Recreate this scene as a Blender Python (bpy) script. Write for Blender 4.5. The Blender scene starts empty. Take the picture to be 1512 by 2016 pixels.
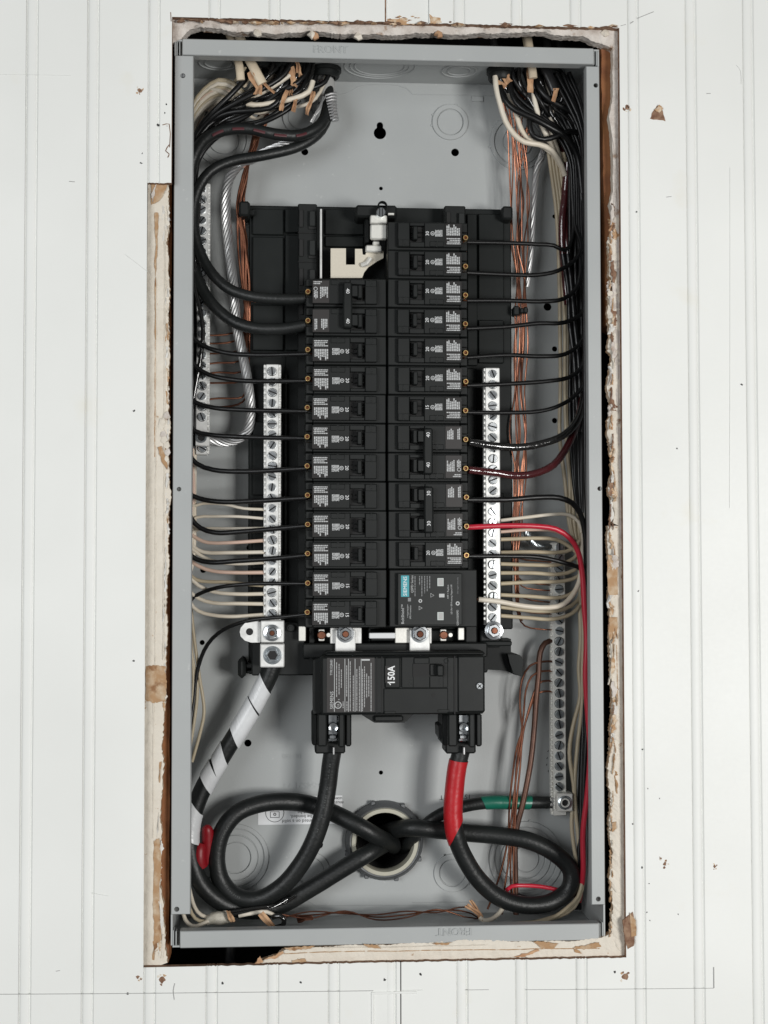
import bpy, bmesh, math, random
from mathutils import Vector, Matrix, Quaternion, geometry
RND = random.Random(11)
S = bpy.context.scene
COL = S.collection
# ------------------------------------------------------------------ camera
F_PX = 2795.0
YAW, PITCH, ROLL = .06805, .03715, -.00129
CAM = Vector((-.0863, -1.19586, -.06438))
_cy, _sy, _cp, _sp = math.cos(YAW), math.sin(YAW), math.cos(PITCH), math.sin(PITCH)
FWD = Vector((_sy*_cp, _cy*_cp, _sp))
_r = Vector((_cy, -_sy, 0)); _u = _r.cross(FWD)
RGT = math.cos(ROLL)*_r + math.sin(ROLL)*_u
UPV = -math.sin(ROLL)*_r + math.cos(ROLL)*_u
cam_d = bpy.data.cameras.new('camera'); cam_o = bpy.data.objects.new('camera', cam_d); COL.objects.link(cam_o)
cam_d.sensor_fit = 'VERTICAL'; cam_d.sensor_height = 36; cam_d.sensor_width = 27
cam_d.lens = F_PX/2016*36
cam_d.clip_start = .05; cam_d.clip_end = 50
M = Matrix((RGT, UPV, -FWD)).transposed().to_4x4(); M.translation = CAM
cam_o.matrix_world = M
S.camera = cam_o
# ------------------------------------------------------------------ light
w = bpy.data.worlds.new('World'); S.world = w; w.use_nodes = True
w.node_tree.nodes['Background'].inputs[0].default_value = (.97, .985, 1, 1)
w.node_tree.nodes['Background'].inputs[1].default_value = .12
def area(name, loc, target, size, power, col):
    l = bpy.data.lights.new(name, 'AREA'); l.shape = 'RECTANGLE'; l.size, l.size_y = size; l.energy = power; l.color = col
    o = bpy.data.objects.new(name, l); COL.objects.link(o); o.location = loc
    o.rotation_euler = (Vector(target)-Vector(loc)).to_track_quat('-Z', 'Y').to_euler()
area('key_light', (1.1, -2.1, -.25), (0, 0, -.02), (.55, .55), 37, (1, .99, .965))  # soft area key, to the right and slightly below centre
area('room_light', (-1.4, -2.1, .10), (0, 0, 0), (1.2, 1.1), 26, (.96, .985, 1))
S.view_settings.view_transform = 'Standard'; S.view_settings.look = 'None'
S.view_settings.exposure = 0; S.view_settings.gamma = 1
# ------------------------------------------------------------------ helpers
def U(px, py, Y):
    """point of the plane at depth Y seen at photo pixel (px, py)"""
    d = FWD + RGT*((px-756)/F_PX) + UPV*((1008-py)/F_PX)
    return CAM + d*((Y-CAM.y)/d.y)
K = .000430                      # metres per photo pixel near the front of the box
WORLD = {}
def link(o, parent=None):
    COL.objects.link(o)
    if parent is not None:
        o.parent = parent
        o.location = Vector(o.location)-WORLD[parent.name]
    WORLD[o.name] = Vector((0, 0, 0))
    return o
def tag(o, label=None, cat=None, group=None, kind=None):
    if label: o['label'] = label
    if cat: o['category'] = cat
    if group: o['group'] = group
    if kind: o['kind'] = kind
    return o
def thing(name, label, cat, loc=(0, 0, 0), group=None, kind=None):
    o = bpy.data.objects.new(name, None); COL.objects.link(o); o.location = loc; o.empty_display_size = .01
    WORLD[o.name] = Vector(loc)
    return tag(o, label, cat, group, kind)
def finish(name, V, Fc, MI, mats, smooth=True, ang=38):
    me = bpy.data.meshes.new(name)
    me.from_pydata([tuple(v) for v in V], [], Fc)
    for m in (mats if isinstance(mats, (list, tuple)) else [mats]): me.materials.append(m)
    if any(MI): me.polygons.foreach_set('material_index', MI)
    bm = bmesh.new(); bm.from_mesh(me); bmesh.ops.recalc_face_normals(bm, faces=bm.faces); bm.to_mesh(me); bm.free()
    if smooth:
        me.shade_smooth(); me.set_sharp_from_angle(angle=math.radians(ang))
    return me
class MB:
    def __init__(s): s.V = []; s.F = []; s.M = []
    def add(s, vs, fs, m=0):
        b = len(s.V); s.V += [Vector(v) for v in vs]
        for f in fs: s.F.append([b+i for i in f]); s.M.append(m)
    def box(s, x0, x1, y0, y1, z0, z1, ch=0, m=0):
        if x0 > x1: x0, x1 = x1, x0
        if z0 > z1: z0, z1 = z1, z0
        if y0 > y1: y0, y1 = y1, y0
        ch = min(ch, (x1-x0)*.45, (z1-z0)*.45, (y1-y0)*.45)
        if ch <= 0:
            vs = [(x, y, z) for x in (x0, x1) for y in (y0, y1) for z in (z0, z1)]
            s.add(vs, [(0, 1, 3, 2), (4, 6, 7, 5), (0, 4, 5, 1), (2, 3, 7, 6), (0, 2, 6, 4), (1, 5, 7, 3)], m); return
        c = ch
        def ring(y, i): return [(x0+i, y, z0+c), (x0+i, y, z1-c), (x0+c, y, z1-i), (x1-c, y, z1-i), (x1-i, y, z1-c), (x1-i, y, z0+c), (x1-c, y, z0+i), (x0+c, y, z0+i)]
        def ring2(y): return [(x0+c, y, z0+c), (x0+c, y, z1-c), (x0+c, y, z1-c), (x1-c, y, z1-c), (x1-c, y, z1-c), (x1-c, y, z0+c), (x1-c, y, z0+c), (x0+c, y, z0+c)]
        vs = [(x0+c, y0, z0+c), (x0+c, y0, z1-c), (x1-c, y0, z1-c), (x1-c, y0, z0+c)] + ring(y0+c, 0) + ring(y1, 0)
        fs = [(0, 1, 2, 3), (0, 4, 5, 1), (1, 6, 7, 2), (2, 8, 9, 3), (3, 10, 11, 0), (1, 5, 6), (2, 7, 8), (3, 9, 10), (0, 11, 4)]
        fs += [(4+i, 12+i, 12+(i+1) % 8, 4+(i+1) % 8) for i in range(8)] + [tuple(12+i for i in range(8))]
        s.add(vs, fs, m)
    def pbox(s, px0, px1, py0, py1, y0, y1, ch=0, m=0):
        a = U(px0, (py0+py1)/2, y0); b = U(px1, (py0+py1)/2, y0); c = U((px0+px1)/2, py0, y0); d = U((px0+px1)/2, py1, y0)
        s.box(a.x, b.x, y0, y1, d.z, c.z, ch, m)
    def prism(s, poly, y0, y1, m=0, ms=None, ch=0):
        n = len(poly)
        cx = sum(p[0] for p in poly)/n; cz = sum(p[1] for p in poly)/n
        vs = [(x, y0, z) for x, z in poly]+[(x, y1, z) for x, z in poly]
        s.add(vs, [tuple(range(n))], m)
        b = len(s.V)-2*n
        for i in range(n):
            s.F.append([b+i, b+(i+1) % n, b+n+(i+1) % n, b+n+i]); s.M.append(m if ms is None else ms)
        s.F.append([b+n+i for i in range(n)]); s.M.append(m if ms is None else ms)
    def pprism(s, pts, y0, y1, m=0, ms=None):
        q = [U(x, y, y0) for x, y in pts]; s.prism([(p.x, p.z) for p in q], y0, y1, m, ms)
    def lathe(s, cx, cz, prof, n=24, m=0, a0=0):
        vs = []; fs = []
        for r, y in prof:
            for i in range(n):
                a = a0+2*math.pi*i/n; vs.append((cx+r*math.cos(a), y, cz+r*math.sin(a)))
        for j in range(len(prof)-1):
            for i in range(n):
                fs.append((j*n+i, j*n+(i+1) % n, (j+1)*n+(i+1) % n, (j+1)*n+i))
        s.add(vs, fs, m)
        b = len(s.V)-len(vs)
        for j in (0, len(prof)-1):
            if prof[j][0] > 1e-6:
                pass
    def disc(s, cx, cz, r, y0, y1, n=20, m=0, ch=0, a0=0):
        prof = [(0.0, y0), (r-ch, y0)]+([(r, y0+ch)] if ch else [])+[(r, y1)]
        s.lathe(cx, cz, prof[1:], n, m, a0)
        b = len(s.V)-len(prof[1:])*n
        s.F.append([b+i for i in range(n)]); s.M.append(m)
    def tube(s, pts, r, sides=8, m=0, cap=True, flat=1.0, up=None):
        n = len(pts); rs = r if isinstance(r, (list, tuple)) else [r]*n
        vs = []; fs = []
        N = None
        for i in range(n):
            t = (pts[min(i+1, n-1)]-pts[max(i-1, 0)])
            if t.length < 1e-9: t = Vector((0, 0, 1))
            t.normalize()
            if N is None:
                N = Vector(up) if up else Vector((0, -1, 0))
                if abs(N.dot(t)) > .95: N = Vector((1, 0, 0))
            N = (N-t*N.dot(t))
            if N.length < 1e-6: N = t.orthogonal()
            N.normalize(); B = t.cross(N)
            for k in range(sides):
                a = 2*math.pi*k/sides
                vs.append(pts[i]+N*(math.cos(a)*rs[i]*flat)+B*(math.sin(a)*rs[i]))
        for i in range(n-1):
            for k in range(sides):
                fs.append((i*sides+k, i*sides+(k+1) % sides, (i+1)*sides+(k+1) % sides, (i+1)*sides+k))
        if cap: fs += [tuple(range(sides)), tuple((n-1)*sides+k for k in range(sides))]
        s.add(vs, fs, m)
    def text(s, string, cx, cz, y, h, rot=0, m=0, ext=0, align='CENTER', sx=1.0, bold=0):
        c = bpy.data.curves.new('t', 'FONT'); c.body = string; c.align_x = align; c.align_y = 'CENTER'
        c.resolution_u = 2; c.extrude = ext/h*.7 if ext else 0; c.offset = bold
        o = bpy.data.objects.new('t', c)
        me = o.to_mesh()
        ca, sa = math.cos(rot), math.sin(rot); k = h/.7
        vs = []
        for v in me.vertices:
            a, b = v.co.x*k*sx, v.co.y*k
            vs.append((cx+a*ca-b*sa, y-v.co.z*k, cz+a*sa+b*ca))
        fs = [tuple(p.vertices) for p in me.polygons]
        s.add(vs, fs, m)
        o.to_mesh_clear(); bpy.data.objects.remove(o); bpy.data.curves.remove(c)
    def rect(s, x0, x1, z0, z1, y, m=0):
        s.add([(x0, y, z0), (x0, y, z1), (x1, y, z1), (x1, y, z0)], [(0, 1, 2, 3)], m)
    def build(s, name, mats, parent=None, smooth=True, ang=38):
        me = finish(name, s.V, s.F, s.M, mats, smooth, ang)
        return link(bpy.data.objects.new(name, me), parent)
    def mesh(s, name, mats, smooth=True, ang=38): return finish(name, s.V, s.F, s.M, mats, smooth, ang)
def spline(P, step=.006):
    """Catmull-Rom through 3-D points, evenly enough sampled"""
    P = [Vector(p) for p in P]; out = []
    Q = [P[0]*2-P[1]]+P+[P[-1]*2-P[-2]]
    for i in range(1, len(Q)-2):
        p0, p1, p2, p3 = Q[i-1:i+3]
        d = (p2-p1).length; n = max(2, int(d/step))
        t0 = 0; t1 = max((p1-p0).length, 1e-6)**.5; t2 = t1+max(d, 1e-6)**.5; t3 = t2+max((p3-p2).length, 1e-6)**.5
        for k in range(n):
            t = t1+(t2-t1)*k/n
            A1 = p0*((t1-t)/(t1-t0))+p1*((t-t0)/(t1-t0)); A2 = p1*((t2-t)/(t2-t1))+p2*((t-t1)/(t2-t1)); A3 = p2*((t3-t)/(t3-t2))+p3*((t-t2)/(t3-t2))
            B1 = A1*((t2-t)/(t2-t0))+A2*((t-t0)/(t2-t0)); B2 = A2*((t3-t)/(t3-t1))+A3*((t-t1)/(t3-t1))
            out.append(B1*((t2-t)/(t2-t1))+B2*((t-t1)/(t2-t1)))
    out.append(P[-1]); return out
def ppath(pts, Y=.05, step=.006):
    return spline([U(p[0], p[1], p[2] if len(p) > 2 else Y) for p in pts], step)
def noise1(seed):
    r = random.Random(seed); ph = [(r.uniform(0, 6.3), r.uniform(.7, 1.3)) for _ in range(6)]
    def f(t): return sum(math.sin(t*2**i*q+p)/(1.6**i) for i, (p, q) in enumerate(ph))/2.2
    return f
# ------------------------------------------------------------------ materials
def mat(name, base, rough=.5, metal=0, noise=None, bump=None, spec=.5, coat=0, wear=None):
    """noise = (scale, second colour, amount low, high); bump = (scale, strength, distance); wear = (scale, colour, lo, hi)"""
    m = bpy.data.materials.new(name); m.use_nodes = True; nt = m.node_tree; b = nt.nodes['Principled BSDF']
    b.inputs['Base Color'].default_value = (*base, 1); b.inputs['Roughness'].default_value = rough; b.inputs['Metallic'].default_value = metal
    b.inputs['Specular IOR Level'].default_value = spec; b.inputs['Coat Weight'].default_value = coat
    tc = nt.nodes.new('ShaderNodeTexCoord')
    last = None
    for spec_ in (noise, wear):
        if not spec_: continue
        sc, c2, lo, hi = spec_
        n = nt.nodes.new('ShaderNodeTexNoise'); n.inputs['Scale'].default_value = sc; n.inputs['Detail'].default_value = 6
        nt.links.new(tc.outputs['Object'], n.inputs['Vector'])
        rp = nt.nodes.new('ShaderNodeMapRange'); rp.inputs['From Min'].default_value = lo; rp.inputs['From Max'].default_value = hi
        nt.links.new(n.outputs['Fac'], rp.inputs['Value'])
        mx = nt.nodes.new('ShaderNodeMix'); mx.data_type = 'RGBA'
        nt.links.new(rp.outputs['Result'], mx.inputs['Factor'])
        if last: nt.links.new(last, mx.inputs['A'])
        else: mx.inputs['A'].default_value = (*base, 1)
        mx.inputs['B'].default_value = (*c2, 1); last = mx.outputs['Result']
    if last: nt.links.new(last, b.inputs['Base Color'])
    if bump:
        sc, st, di = bump
        n = nt.nodes.new('ShaderNodeTexNoise'); n.inputs['Scale'].default_value = sc; n.inputs['Detail'].default_value = 5
        nt.links.new(tc.outputs['Object'], n.inputs['Vector'])
        bp = nt.nodes.new('ShaderNodeBump'); bp.inputs['Strength'].default_value = st; bp.inputs['Distance'].default_value = di
        nt.links.new(n.outputs['Fac'], bp.inputs['Height']); nt.links.new(bp.outputs['Normal'], b.inputs['Normal'])
        r2 = nt.nodes.new('ShaderNodeMapRange'); r2.inputs['To Min'].default_value = rough*.85; r2.inputs['To Max'].default_value = min(1, rough*1.2)
        nt.links.new(n.outputs['Fac'], r2.inputs['Value']); nt.links.new(r2.outputs['Result'], b.inputs['Roughness'])
    return m
m_wall = mat('white_paint', (.815, .822, .795), .5, noise=(7, (.765, .772, .745), .32, .74), bump=(420, .10, .0005), wear=(22, (.77, .755, .68), .66, .86))
m_mdf = mat('raw_board_edge', (.17, .085, .05), .9, noise=(220, (.32, .20, .13), .35, .65), bump=(500, .6, .0008))
m_cream = mat('old_cream_paint', (.72, .665, .575), .55, noise=(55, (.66, .60, .51), .3, .7), bump=(190, .8, .0016), wear=(140, (.42, .28, .17), .69, .75))
m_plaster = mat('torn_plaster', (.68, .63, .58), .9, noise=(90, (.50, .44, .39), .4, .7), bump=(260, .9, .002), wear=(60, (.30, .19, .12), .60, .68))
m_tan = mat('brown_paper', (.42, .255, .135), .85, noise=(150, (.56, .44, .31), .45, .72), bump=(300, .7, .0010), wear=(90, (.27, .14, .065), .60, .70))
m_fibre = mat('torn_fibre', (.50, .31, .17), .9, noise=(200, (.70, .58, .44), .45, .6), bump=(500, .9, .0015))
m_wood = mat('stud_wood', (.36, .15, .055), .7, noise=(60, (.24, .09, .035), .35, .7), bump=(150, .4, .001))
m_dark = mat('cavity_shade', (.012, .011, .011), .95)  # near-black paint stands for shade in the wall hollow and conduit
m_gray = mat('grey_enamel', (.415, .430, .426), .38, noise=(14, (.385, .400, .398), .35, .7), bump=(900, .14, .0004), wear=(170, (.52, .53, .52), .69, .80))
m_grayd = mat('grey_enamel_edge', (.22, .225, .235), .5, bump=(900, .1, .0004))
m_blk = mat('black_moulding', (.0088, .0102, .0100), .48, spec=.27, noise=(45, (.0125, .0140, .0136), .35, .7), bump=(1400, .14, .0003))
m_blk2 = mat('black_backplate', (.0068, .0088, .0085), .52, spec=.22, noise=(35, (.011, .013, .0125), .35, .7), bump=(1200, .12, .0003))
m_blkg = mat('charcoal_face', (.019, .021, .0205), .45, spec=.28, bump=(1400, .14, .0003))
m_deep = mat('recess_shade', (.006, .006, .006), .7)  # near-black paint puts the shade into slots, wells and holes
m_lab = mat('printed_black_label', (.017, .0155, .015), .42, spec=.38)
m_labg = mat('grey_brown_label', (.034, .031, .030), .45, spec=.38)
m_print = mat('white_print', (.50, .51, .51), .5)
m_printb = mat('bright_white_print', (.82, .83, .83), .5)
m_printd = mat('faint_grey_print', (.22, .225, .23), .5)
m_teal = mat('teal_print', (.05, .33, .38), .4)
m_pvc = mat('black_wire_insulation', (.0055, .0056, .0058), .36, spec=.38, bump=(300, .15, .0006))
m_rub = mat('black_cable_rubber', (.0085, .0098, .0098), .42, spec=.42, noise=(28, (.017, .0185, .018), .42, .72), bump=(420, .35, .0008), wear=(160, (.040, .041, .039), .70, .80))
m_shiny = mat('glossy_black_nylon', (.010, .0095, .009), .12, spec=.9, coat=.6, bump=(200, .5, .0012))
m_maroon = mat('maroon_nylon', (.060, .009, .011), .14, spec=.8, coat=.5, bump=(200, .5, .0012))
m_redw = mat('red_wire_insulation', (.52, .022, .045), .32, bump=(200, .1, .0006))
m_redd = mat('dark_red_wire_insulation', (.30, .016, .028), .4, bump=(200, .1, .0006))
m_red = mat('red_tape', (.46, .012, .018), .33, noise=(60, (.38, .010, .014), .4, .7), bump=(160, .3, .0010))
m_green = mat('green_tape', (.008, .13, .085), .33, noise=(60, (.006, .10, .065), .4, .7), bump=(160, .3, .0010))
m_wtape = mat('white_tape', (.70, .71, .72), .30, noise=(60, (.62, .63, .64), .4, .7), bump=(140, .4, .0012))
m_white = mat('white_wire_insulation', (.72, .66, .56), .40, noise=(30, (.66, .58, .46), .4, .7), bump=(200, .15, .0006))
m_beige = mat('beige_wire_insulation', (.47, .40, .28), .42, noise=(26, (.40, .33, .22), .4, .7), bump=(200, .15, .0006))
m_pink = mat('pinkish_wire_insulation', (.66, .47, .38), .42, noise=(26, (.58, .42, .32), .4, .7), bump=(200, .15, .0006))
m_sheath = mat('cream_cable_sheath', (.66, .56, .42), .5, noise=(40, (.55, .46, .34), .4, .7), bump=(150, .3, .001))
m_bsheath = mat('black_cable_sheath', (.008, .008, .0085), .35, bump=(150, .3, .001))
m_kraft = mat('kraft_paper', (.42, .235, .13), .85, noise=(110, (.60, .38, .22), .4, .7), bump=(260, .7, .001))
m_cop = mat('bare_copper', (.37, .160, .098), .30, 1, noise=(45, (.14, .058, .038), .40, .60))
m_copd = mat('dull_copper', (.22, .095, .058), .40, .9, noise=(60, (.12, .05, .034), .4, .7))
m_brass = mat('brass_screw', (.86, .60, .27), .26, .9)
m_zinc = mat('zinc_screw', (.80, .83, .85), .22, 1, noise=(300, (.62, .66, .69), .4, .7))
m_zincd = mat('dull_zinc_screw', (.50, .54, .56), .28, 1, noise=(300, (.28, .31, .33), .4, .7))
m_alu = mat('tinned_aluminium', (.90, .90, .88), .36, .32, noise=(120, (.70, .70, .68), .4, .7), bump=(700, .12, .0004))
m_plate = mat('tin_plate', (.80, .79, .74), .40, .35, bump=(500, .15, .0005))
m_bus = mat('satin_bus_plate', (.66, .61, .51), .5, .35, bump=(500, .15, .0005))
m_strand = mat('aluminium_strand', (.52, .52, .52), .42, .85)
m_sleeve = mat('grey_plastic_sleeve', (.42, .42, .41), .45, bump=(200, .2, .0008))
m_stick = mat('white_sticker', (.74, .75, .76), .45)
m_ink = mat('black_ink', (.03, .03, .03), .6)
m_ring = mat('cream_plastic_ring', (.46, .445, .365), .45, noise=(60, (.50, .47, .37), .45, .75), bump=(200, .2, .0008))
m_lock = mat('dark_grey_locknut', (.13, .135, .14), .45, .4, bump=(200, .3, .001))
m_brown = mat('oxidised_copper', (.115, .058, .040), .42, .55, noise=(50, (.075, .04, .03), .4, .7), bump=(120, .3, .001))
m_splice = mat('grubby_white_tape', (.52, .49, .42), .5, noise=(90, (.36, .33, .27), .4, .7), bump=(170, .9, .0025))
m_stripe = mat('dim_red_stripe', (.070, .009, .013), .5)
m_redcap = mat('red_rubber_cap', (.25, .004, .010), .42, bump=(300, .2, .0006))
m_ledw = mat('pale_window', (.56, .60, .58), .3)
# ------------------------------------------------------------------ the wall
YW = -.009                       # front of the beadboard; box lips stand at 0
wall = thing('beadboard_wall', 'white painted beadboard wall with a rough rectangular hole cut round the grey panel', 'wall', (0, YW, -.44))
BE = [-.29944-.05042*k for k in range(7, 0, -1)]+[-.29944+.05042*k for k in range(3)]+[-.1482, -.0980, -.0478]
XJ = U(757.5, 20, YW).x
BE2 = [U(903, 20, YW).x, U(1016, 20, YW).x, U(1132, 20, YW).x]+[.20934+.05042*k for k in range(9)]
XL1 = U(338, 200, YW).x; XL2 = U(296.5, 420, YW).x; XR = U(1226, 950, YW).x
ZT = U(757, 43.5, YW).z; ZB = U(757, 1895, YW).z; ZS = U(315, 360, YW).z; ZLO, ZHI = -.62, .62
def prof(x, c):
    d = abs(x-c)
    if d > .0056: return 0
    if d > .0042: return .0016*(.0056-d)/.0014
    if d > .0034: return .0016-.0010*(.0042-d)/.0008
    return .0006*(d/.0034)**2
def bxs(c): return [c+k for k in (-.0056, -.0049, -.0042, -.0034, -.0024, -.0012, 0, .0012, .0024, .0034, .0042, .0049, .0056)]
def patch(mb, xa, xb, z0, z1, c=None, edges=''):
    """one piece of board front with its thickness on the cut edges (t b l r)"""
    xs = sorted(set([xa, xb]+[x for x in (bxs(c) if c is not None else []) if xa < x < xb]))
    jg = lambda t: RND.uniform(-1, 1)*.0004
    dp = lambda x: YW+(prof(x, c) if c is not None else 0)
    if len(xs) < 24:
        big = []
        for a, b in zip(xs, xs[1:]):
            n = max(1, int((b-a)/.0025)) if ('t' in edges or 'b' in edges) else 1
            big += [a+(b-a)*k/n for k in range(n)]
        xs = big+[xs[-1]]
    zt = {x: z1+(jg(x) if 't' in edges else 0) for x in xs}; zb = {x: z0+(jg(x) if 'b' in edges else 0) for x in xs}
    n = len(xs)
    mb.add([(x, dp(x), zb[x]) for x in xs]+[(x, dp(x), zt[x]) for x in xs], [(i, i+1, n+i+1, n+i) for i in range(n-1)], 0)
    yb = -.0022
    if 't' in edges: mb.add([(x, dp(x), zt[x]) for x in xs]+[(x, yb, zt[x]) for x in xs], [(i, i+1, n+i+1, n+i) for i in range(n-1)], 1)
    if 'b' in edges: mb.add([(x, dp(x), zb[x]) for x in xs]+[(x, yb, zb[x]) for x in xs], [(i, i+1, n+i+1, n+i) for i in range(n-1)], 1)
    if 'l' in edges: mb.add([(xa, dp(xa), z0), (xa, dp(xa), z1), (xa, yb, z1), (xa, yb, z0)], [(0, 1, 2, 3)], 1)
    if 'r' in edges: mb.add([(xb, dp(xb), z0), (xb, dp(xb), z1), (xb, yb, z1), (xb, yb, z0)], [(0, 1, 2, 3)], 1)
beads = BE+BE2
G = .0049
for i, c in enumerate(beads):
    nx = beads[i+1] if i+1 < len(beads) else c+.05042
    xa, xb = c-G, nx-G
    mb = MB()
    top_c = bot_c = c
    spans = []
    if xb <= XL2+.001 or xa >= XR: patch(mb, xa, xb, ZLO, ZHI, c)
    elif xa < XL2+.001 and False: pass
    elif i == BE.index(beads[9]) and abs(c-(-.29944+.05042*2)) < 1e-6:      # the board whose bead runs into the hole
        patch(mb, xa, XL1, ZS, ZT, c, 'br'); patch(mb, xa, xb, ZT, ZHI, c); patch(mb, xa, xb, ZLO, ZB, c)
        mb.add([(x, YW, ZT) for x in (XL1, xb)]+[(x, -.0022, ZT) for x in (XL1, xb)], [(0, 1, 3, 2)], 1)
        mb.add([(x, YW, ZB) for x in (xa, xb)]+[(x, -.0022, ZB) for x in (xa, xb)], [(0, 1, 3, 2)], 1)
    elif xb > XR:                                                            # right edge of the hole falls inside this board
        patch(mb, xa, XR, ZT, ZHI, c, 'b'); patch(mb, xa, XR, ZLO, ZB, c, 't')
        patch(mb, XR, xb, ZLO, ZHI, c, '')
        mb.add([(XR, YW, ZB), (XR, YW, ZT), (XR, -.0022, ZT), (XR, -.0022, ZB)], [(0, 1, 2, 3)], 1)
    elif xa < XJ < xb:                                                       # the butt joint above the hole
        patch(mb, xa, XJ, ZT, ZHI, c, 'b')
        mb.add([(XJ, YW, ZT), (XJ, YW, ZHI), (XJ, YW+.004, ZHI), (XJ, YW+.004, ZT)], [(0, 1, 2, 3)], 0)
        xj2 = U(788, 1930, YW).x
        patch(mb, xa, xj2-.0105, ZLO, ZB, c, 't')
    else:
        patch(mb, xa, xb, ZT, ZHI, c, 'b'); patch(mb, xa, xb, ZLO, ZB, c, 't')
    mb.build('board', [m_wall, m_mdf], wall)
# patch piece right of the joint (bead on its left side only below the hole)
mb = MB(); xe = U(903, 20, YW).x-G; xs_ = U(845, 20, YW).x
YP = YW+.0028
mb.add([(XJ, YP, ZT), (XJ, YP, ZHI), (xs_, YP-.0012, ZHI), (xs_, YP-.0012, ZT)], [(0, 1, 2, 3)], 0)
mb.add([(XJ, YP, ZT), (xs_, YP-.0012, ZT), (xs_, -.0022, ZT), (XJ, -.0022, ZT)], [(0, 1, 2, 3)], 1)
mb.add([(xs_, YP-.0012, ZT), (xs_, YP-.0012, ZHI), (xs_, YW, ZHI), (xs_, YW, ZT)], [(0, 1, 2, 3)], 0)
patch(mb, xs_, xe, ZT, ZHI, None, 'b')
o = mb.build('board', [m_wall, m_mdf], wall)
mb = MB(); xj2 = U(788, 1930, YW).x
patch(mb, xj2-.0105, xj2, ZLO, ZB, xj2-.0085, 't')
patch(mb, xj2+.0009, xe, ZLO, ZB, None, 't')
mb.add([(xj2, YW, ZLO), (xj2, YW, ZB), (xj2, -.003, ZB), (xj2, -.003, ZLO)], [(0, 1, 2, 3)], 1)
mb.add([(xj2+.0009, YW, ZLO), (xj2+.0009, YW, ZB), (xj2+.0009, -.003, ZB), (xj2+.0009, -.003, ZLO)], [(0, 1, 2, 3)], 1)
mb.build('board', [m_wall, m_mdf], wall)
mb = MB(); mb.box(XJ+.0001, XJ+.0013, YP-.0004, YP+.001, ZT+.0003, ZHI-.001); mb.build('joint_shade', m_mdf, wall)  # brown strip paints the shaded board edge dark along the joint
# small lower board corner step left of the lower joint
mb = MB(); mb.pbox(731, 736, 1957, 2080, YW-.0009, YW+.001, .0003, 0); mb.pbox(731, 820, 1952.5, 1957, YW-.0009, YW+.001, .0003, 0)
mb.build('patch_lip', m_wall, wall)
# old plaster and wallboard showing inside the cut
def jag(px_pts, seed, amp, step=5):
    """pixel polyline made ragged: list of pixel points"""
    f = noise1(seed); r = random.Random(seed); out = []; t = 0
    for (x0, y0), (x1, y1) in zip(px_pts, px_pts[1:]):
        L = math.hypot(x1-x0, y1-y0); n = max(1, int(L/step)); nx, ny = -(y1-y0)/L, (x1-x0)/L
        for k in range(n):
            a = amp*(f(t)*.7+r.uniform(-.5, .5)*.6); t += step*.045
            out.append((x0+(x1-x0)*k/n+nx*a, y0+(y1-y0)*k/n+ny*a))
    out.append(px_pts[-1]); return out
def slab(name, outer, inner, y0, y1, mats, parent, seed=1, relief=.0007, rows=4):
    """band between a straight outer pixel line and a ragged inner one, subdivided and roughened"""
    n = len(inner); r = random.Random(seed); f = noise1(seed+50); g = noise1(seed+90)
    def at(line, t):
        s_ = t*(len(line)-1); i = min(int(s_), len(line)-2); k = s_-i
        return (line[i][0]*(1-k)+line[i+1][0]*k, line[i][1]*(1-k)+line[i+1][1]*k)
    mb = MB(); V = []; Fs = []; 
    for i in range(n):
        t = i/(n-1); a = at(outer, t); b = inner[i]
        for j in range(rows+1):
            q = j/rows; y = y0+(f(i*.35+j*2.1)*.6+r.uniform(-.5, .5)*.5)*relief*(1 if 0 < j else .3)+(relief*1.6*(q > .85))
            V.append(U(a[0]*(1-q)+b[0]*q, a[1]*(1-q)+b[1]*q, y))
    W_ = rows+1
    for i in range(n-1):
        for j in range(rows): Fs.append((i*W_+j, i*W_+j+1, (i+1)*W_+j+1, (i+1)*W_+j))
    mb.add(V, Fs, 0)
    back = [Vector((V[i*W_+rows].x, y1, V[i*W_+rows].z)) for i in range(n)]
    mb.add([V[i*W_+rows] for i in range(n)]+back, [(i, i+1, n+i+1, n+i) for i in range(n-1)], 1)
    for e in (0, n-1):
        aa, bb = V[e*W_], V[e*W_+rows]
        mb.add([aa, bb, (bb.x, y1, bb.z), (aa.x, y1, aa.z)], [(0, 1, 2, 3)], 1)
    return mb.build(name, mats, parent, ang=60)
YD0, YD1 = -.0024, .0075
slab('plaster_strip', [(291, 352), (278, 1915)], jag([(332, 352), (331, 470), (333, 600), (332, 760), (333, 900), (334, 1000), (328, 1200), (327, 1320), (322, 1420), (319, 1560), (314, 1700), (322, 1820), (330, 1895)], 3, 4.4, 3.5), YD0, YD1, [m_cream, m_fibre], wall, 4, .0006)
slab('plaster_strip', [(332, 30), (1232, 44)], jag([(338, 82), (356, 76), (374, 60), (392, 54), (425, 55), (470, 63), (540, 66), (620, 62), (700, 68), (760, 69), (850, 65), (920, 68), (1000, 64), (1060, 63), (1110, 70), (1150, 72), (1172, 84), (1200, 92), (1224, 100)], 8, 3.2, 3), YD0, YD1+.003, [m_plaster, m_plaster], wall, 9, .0012)
slab('plaster_strip', [(500, 1912), (1240, 1892)], jag([(503, 1898), (520, 1890), (545, 1882), (562, 1871), (600, 1865), (680, 1862), (760, 1859), (840, 1857), (900, 1851), (1000, 1852), (1060, 1854), (1110, 1853), (1170, 1848), (1205, 1840), (1236, 1835)], 13, 3.0, 3), YD0, YD1, [m_cream, m_fibre], wall, 14, .0007)
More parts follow.
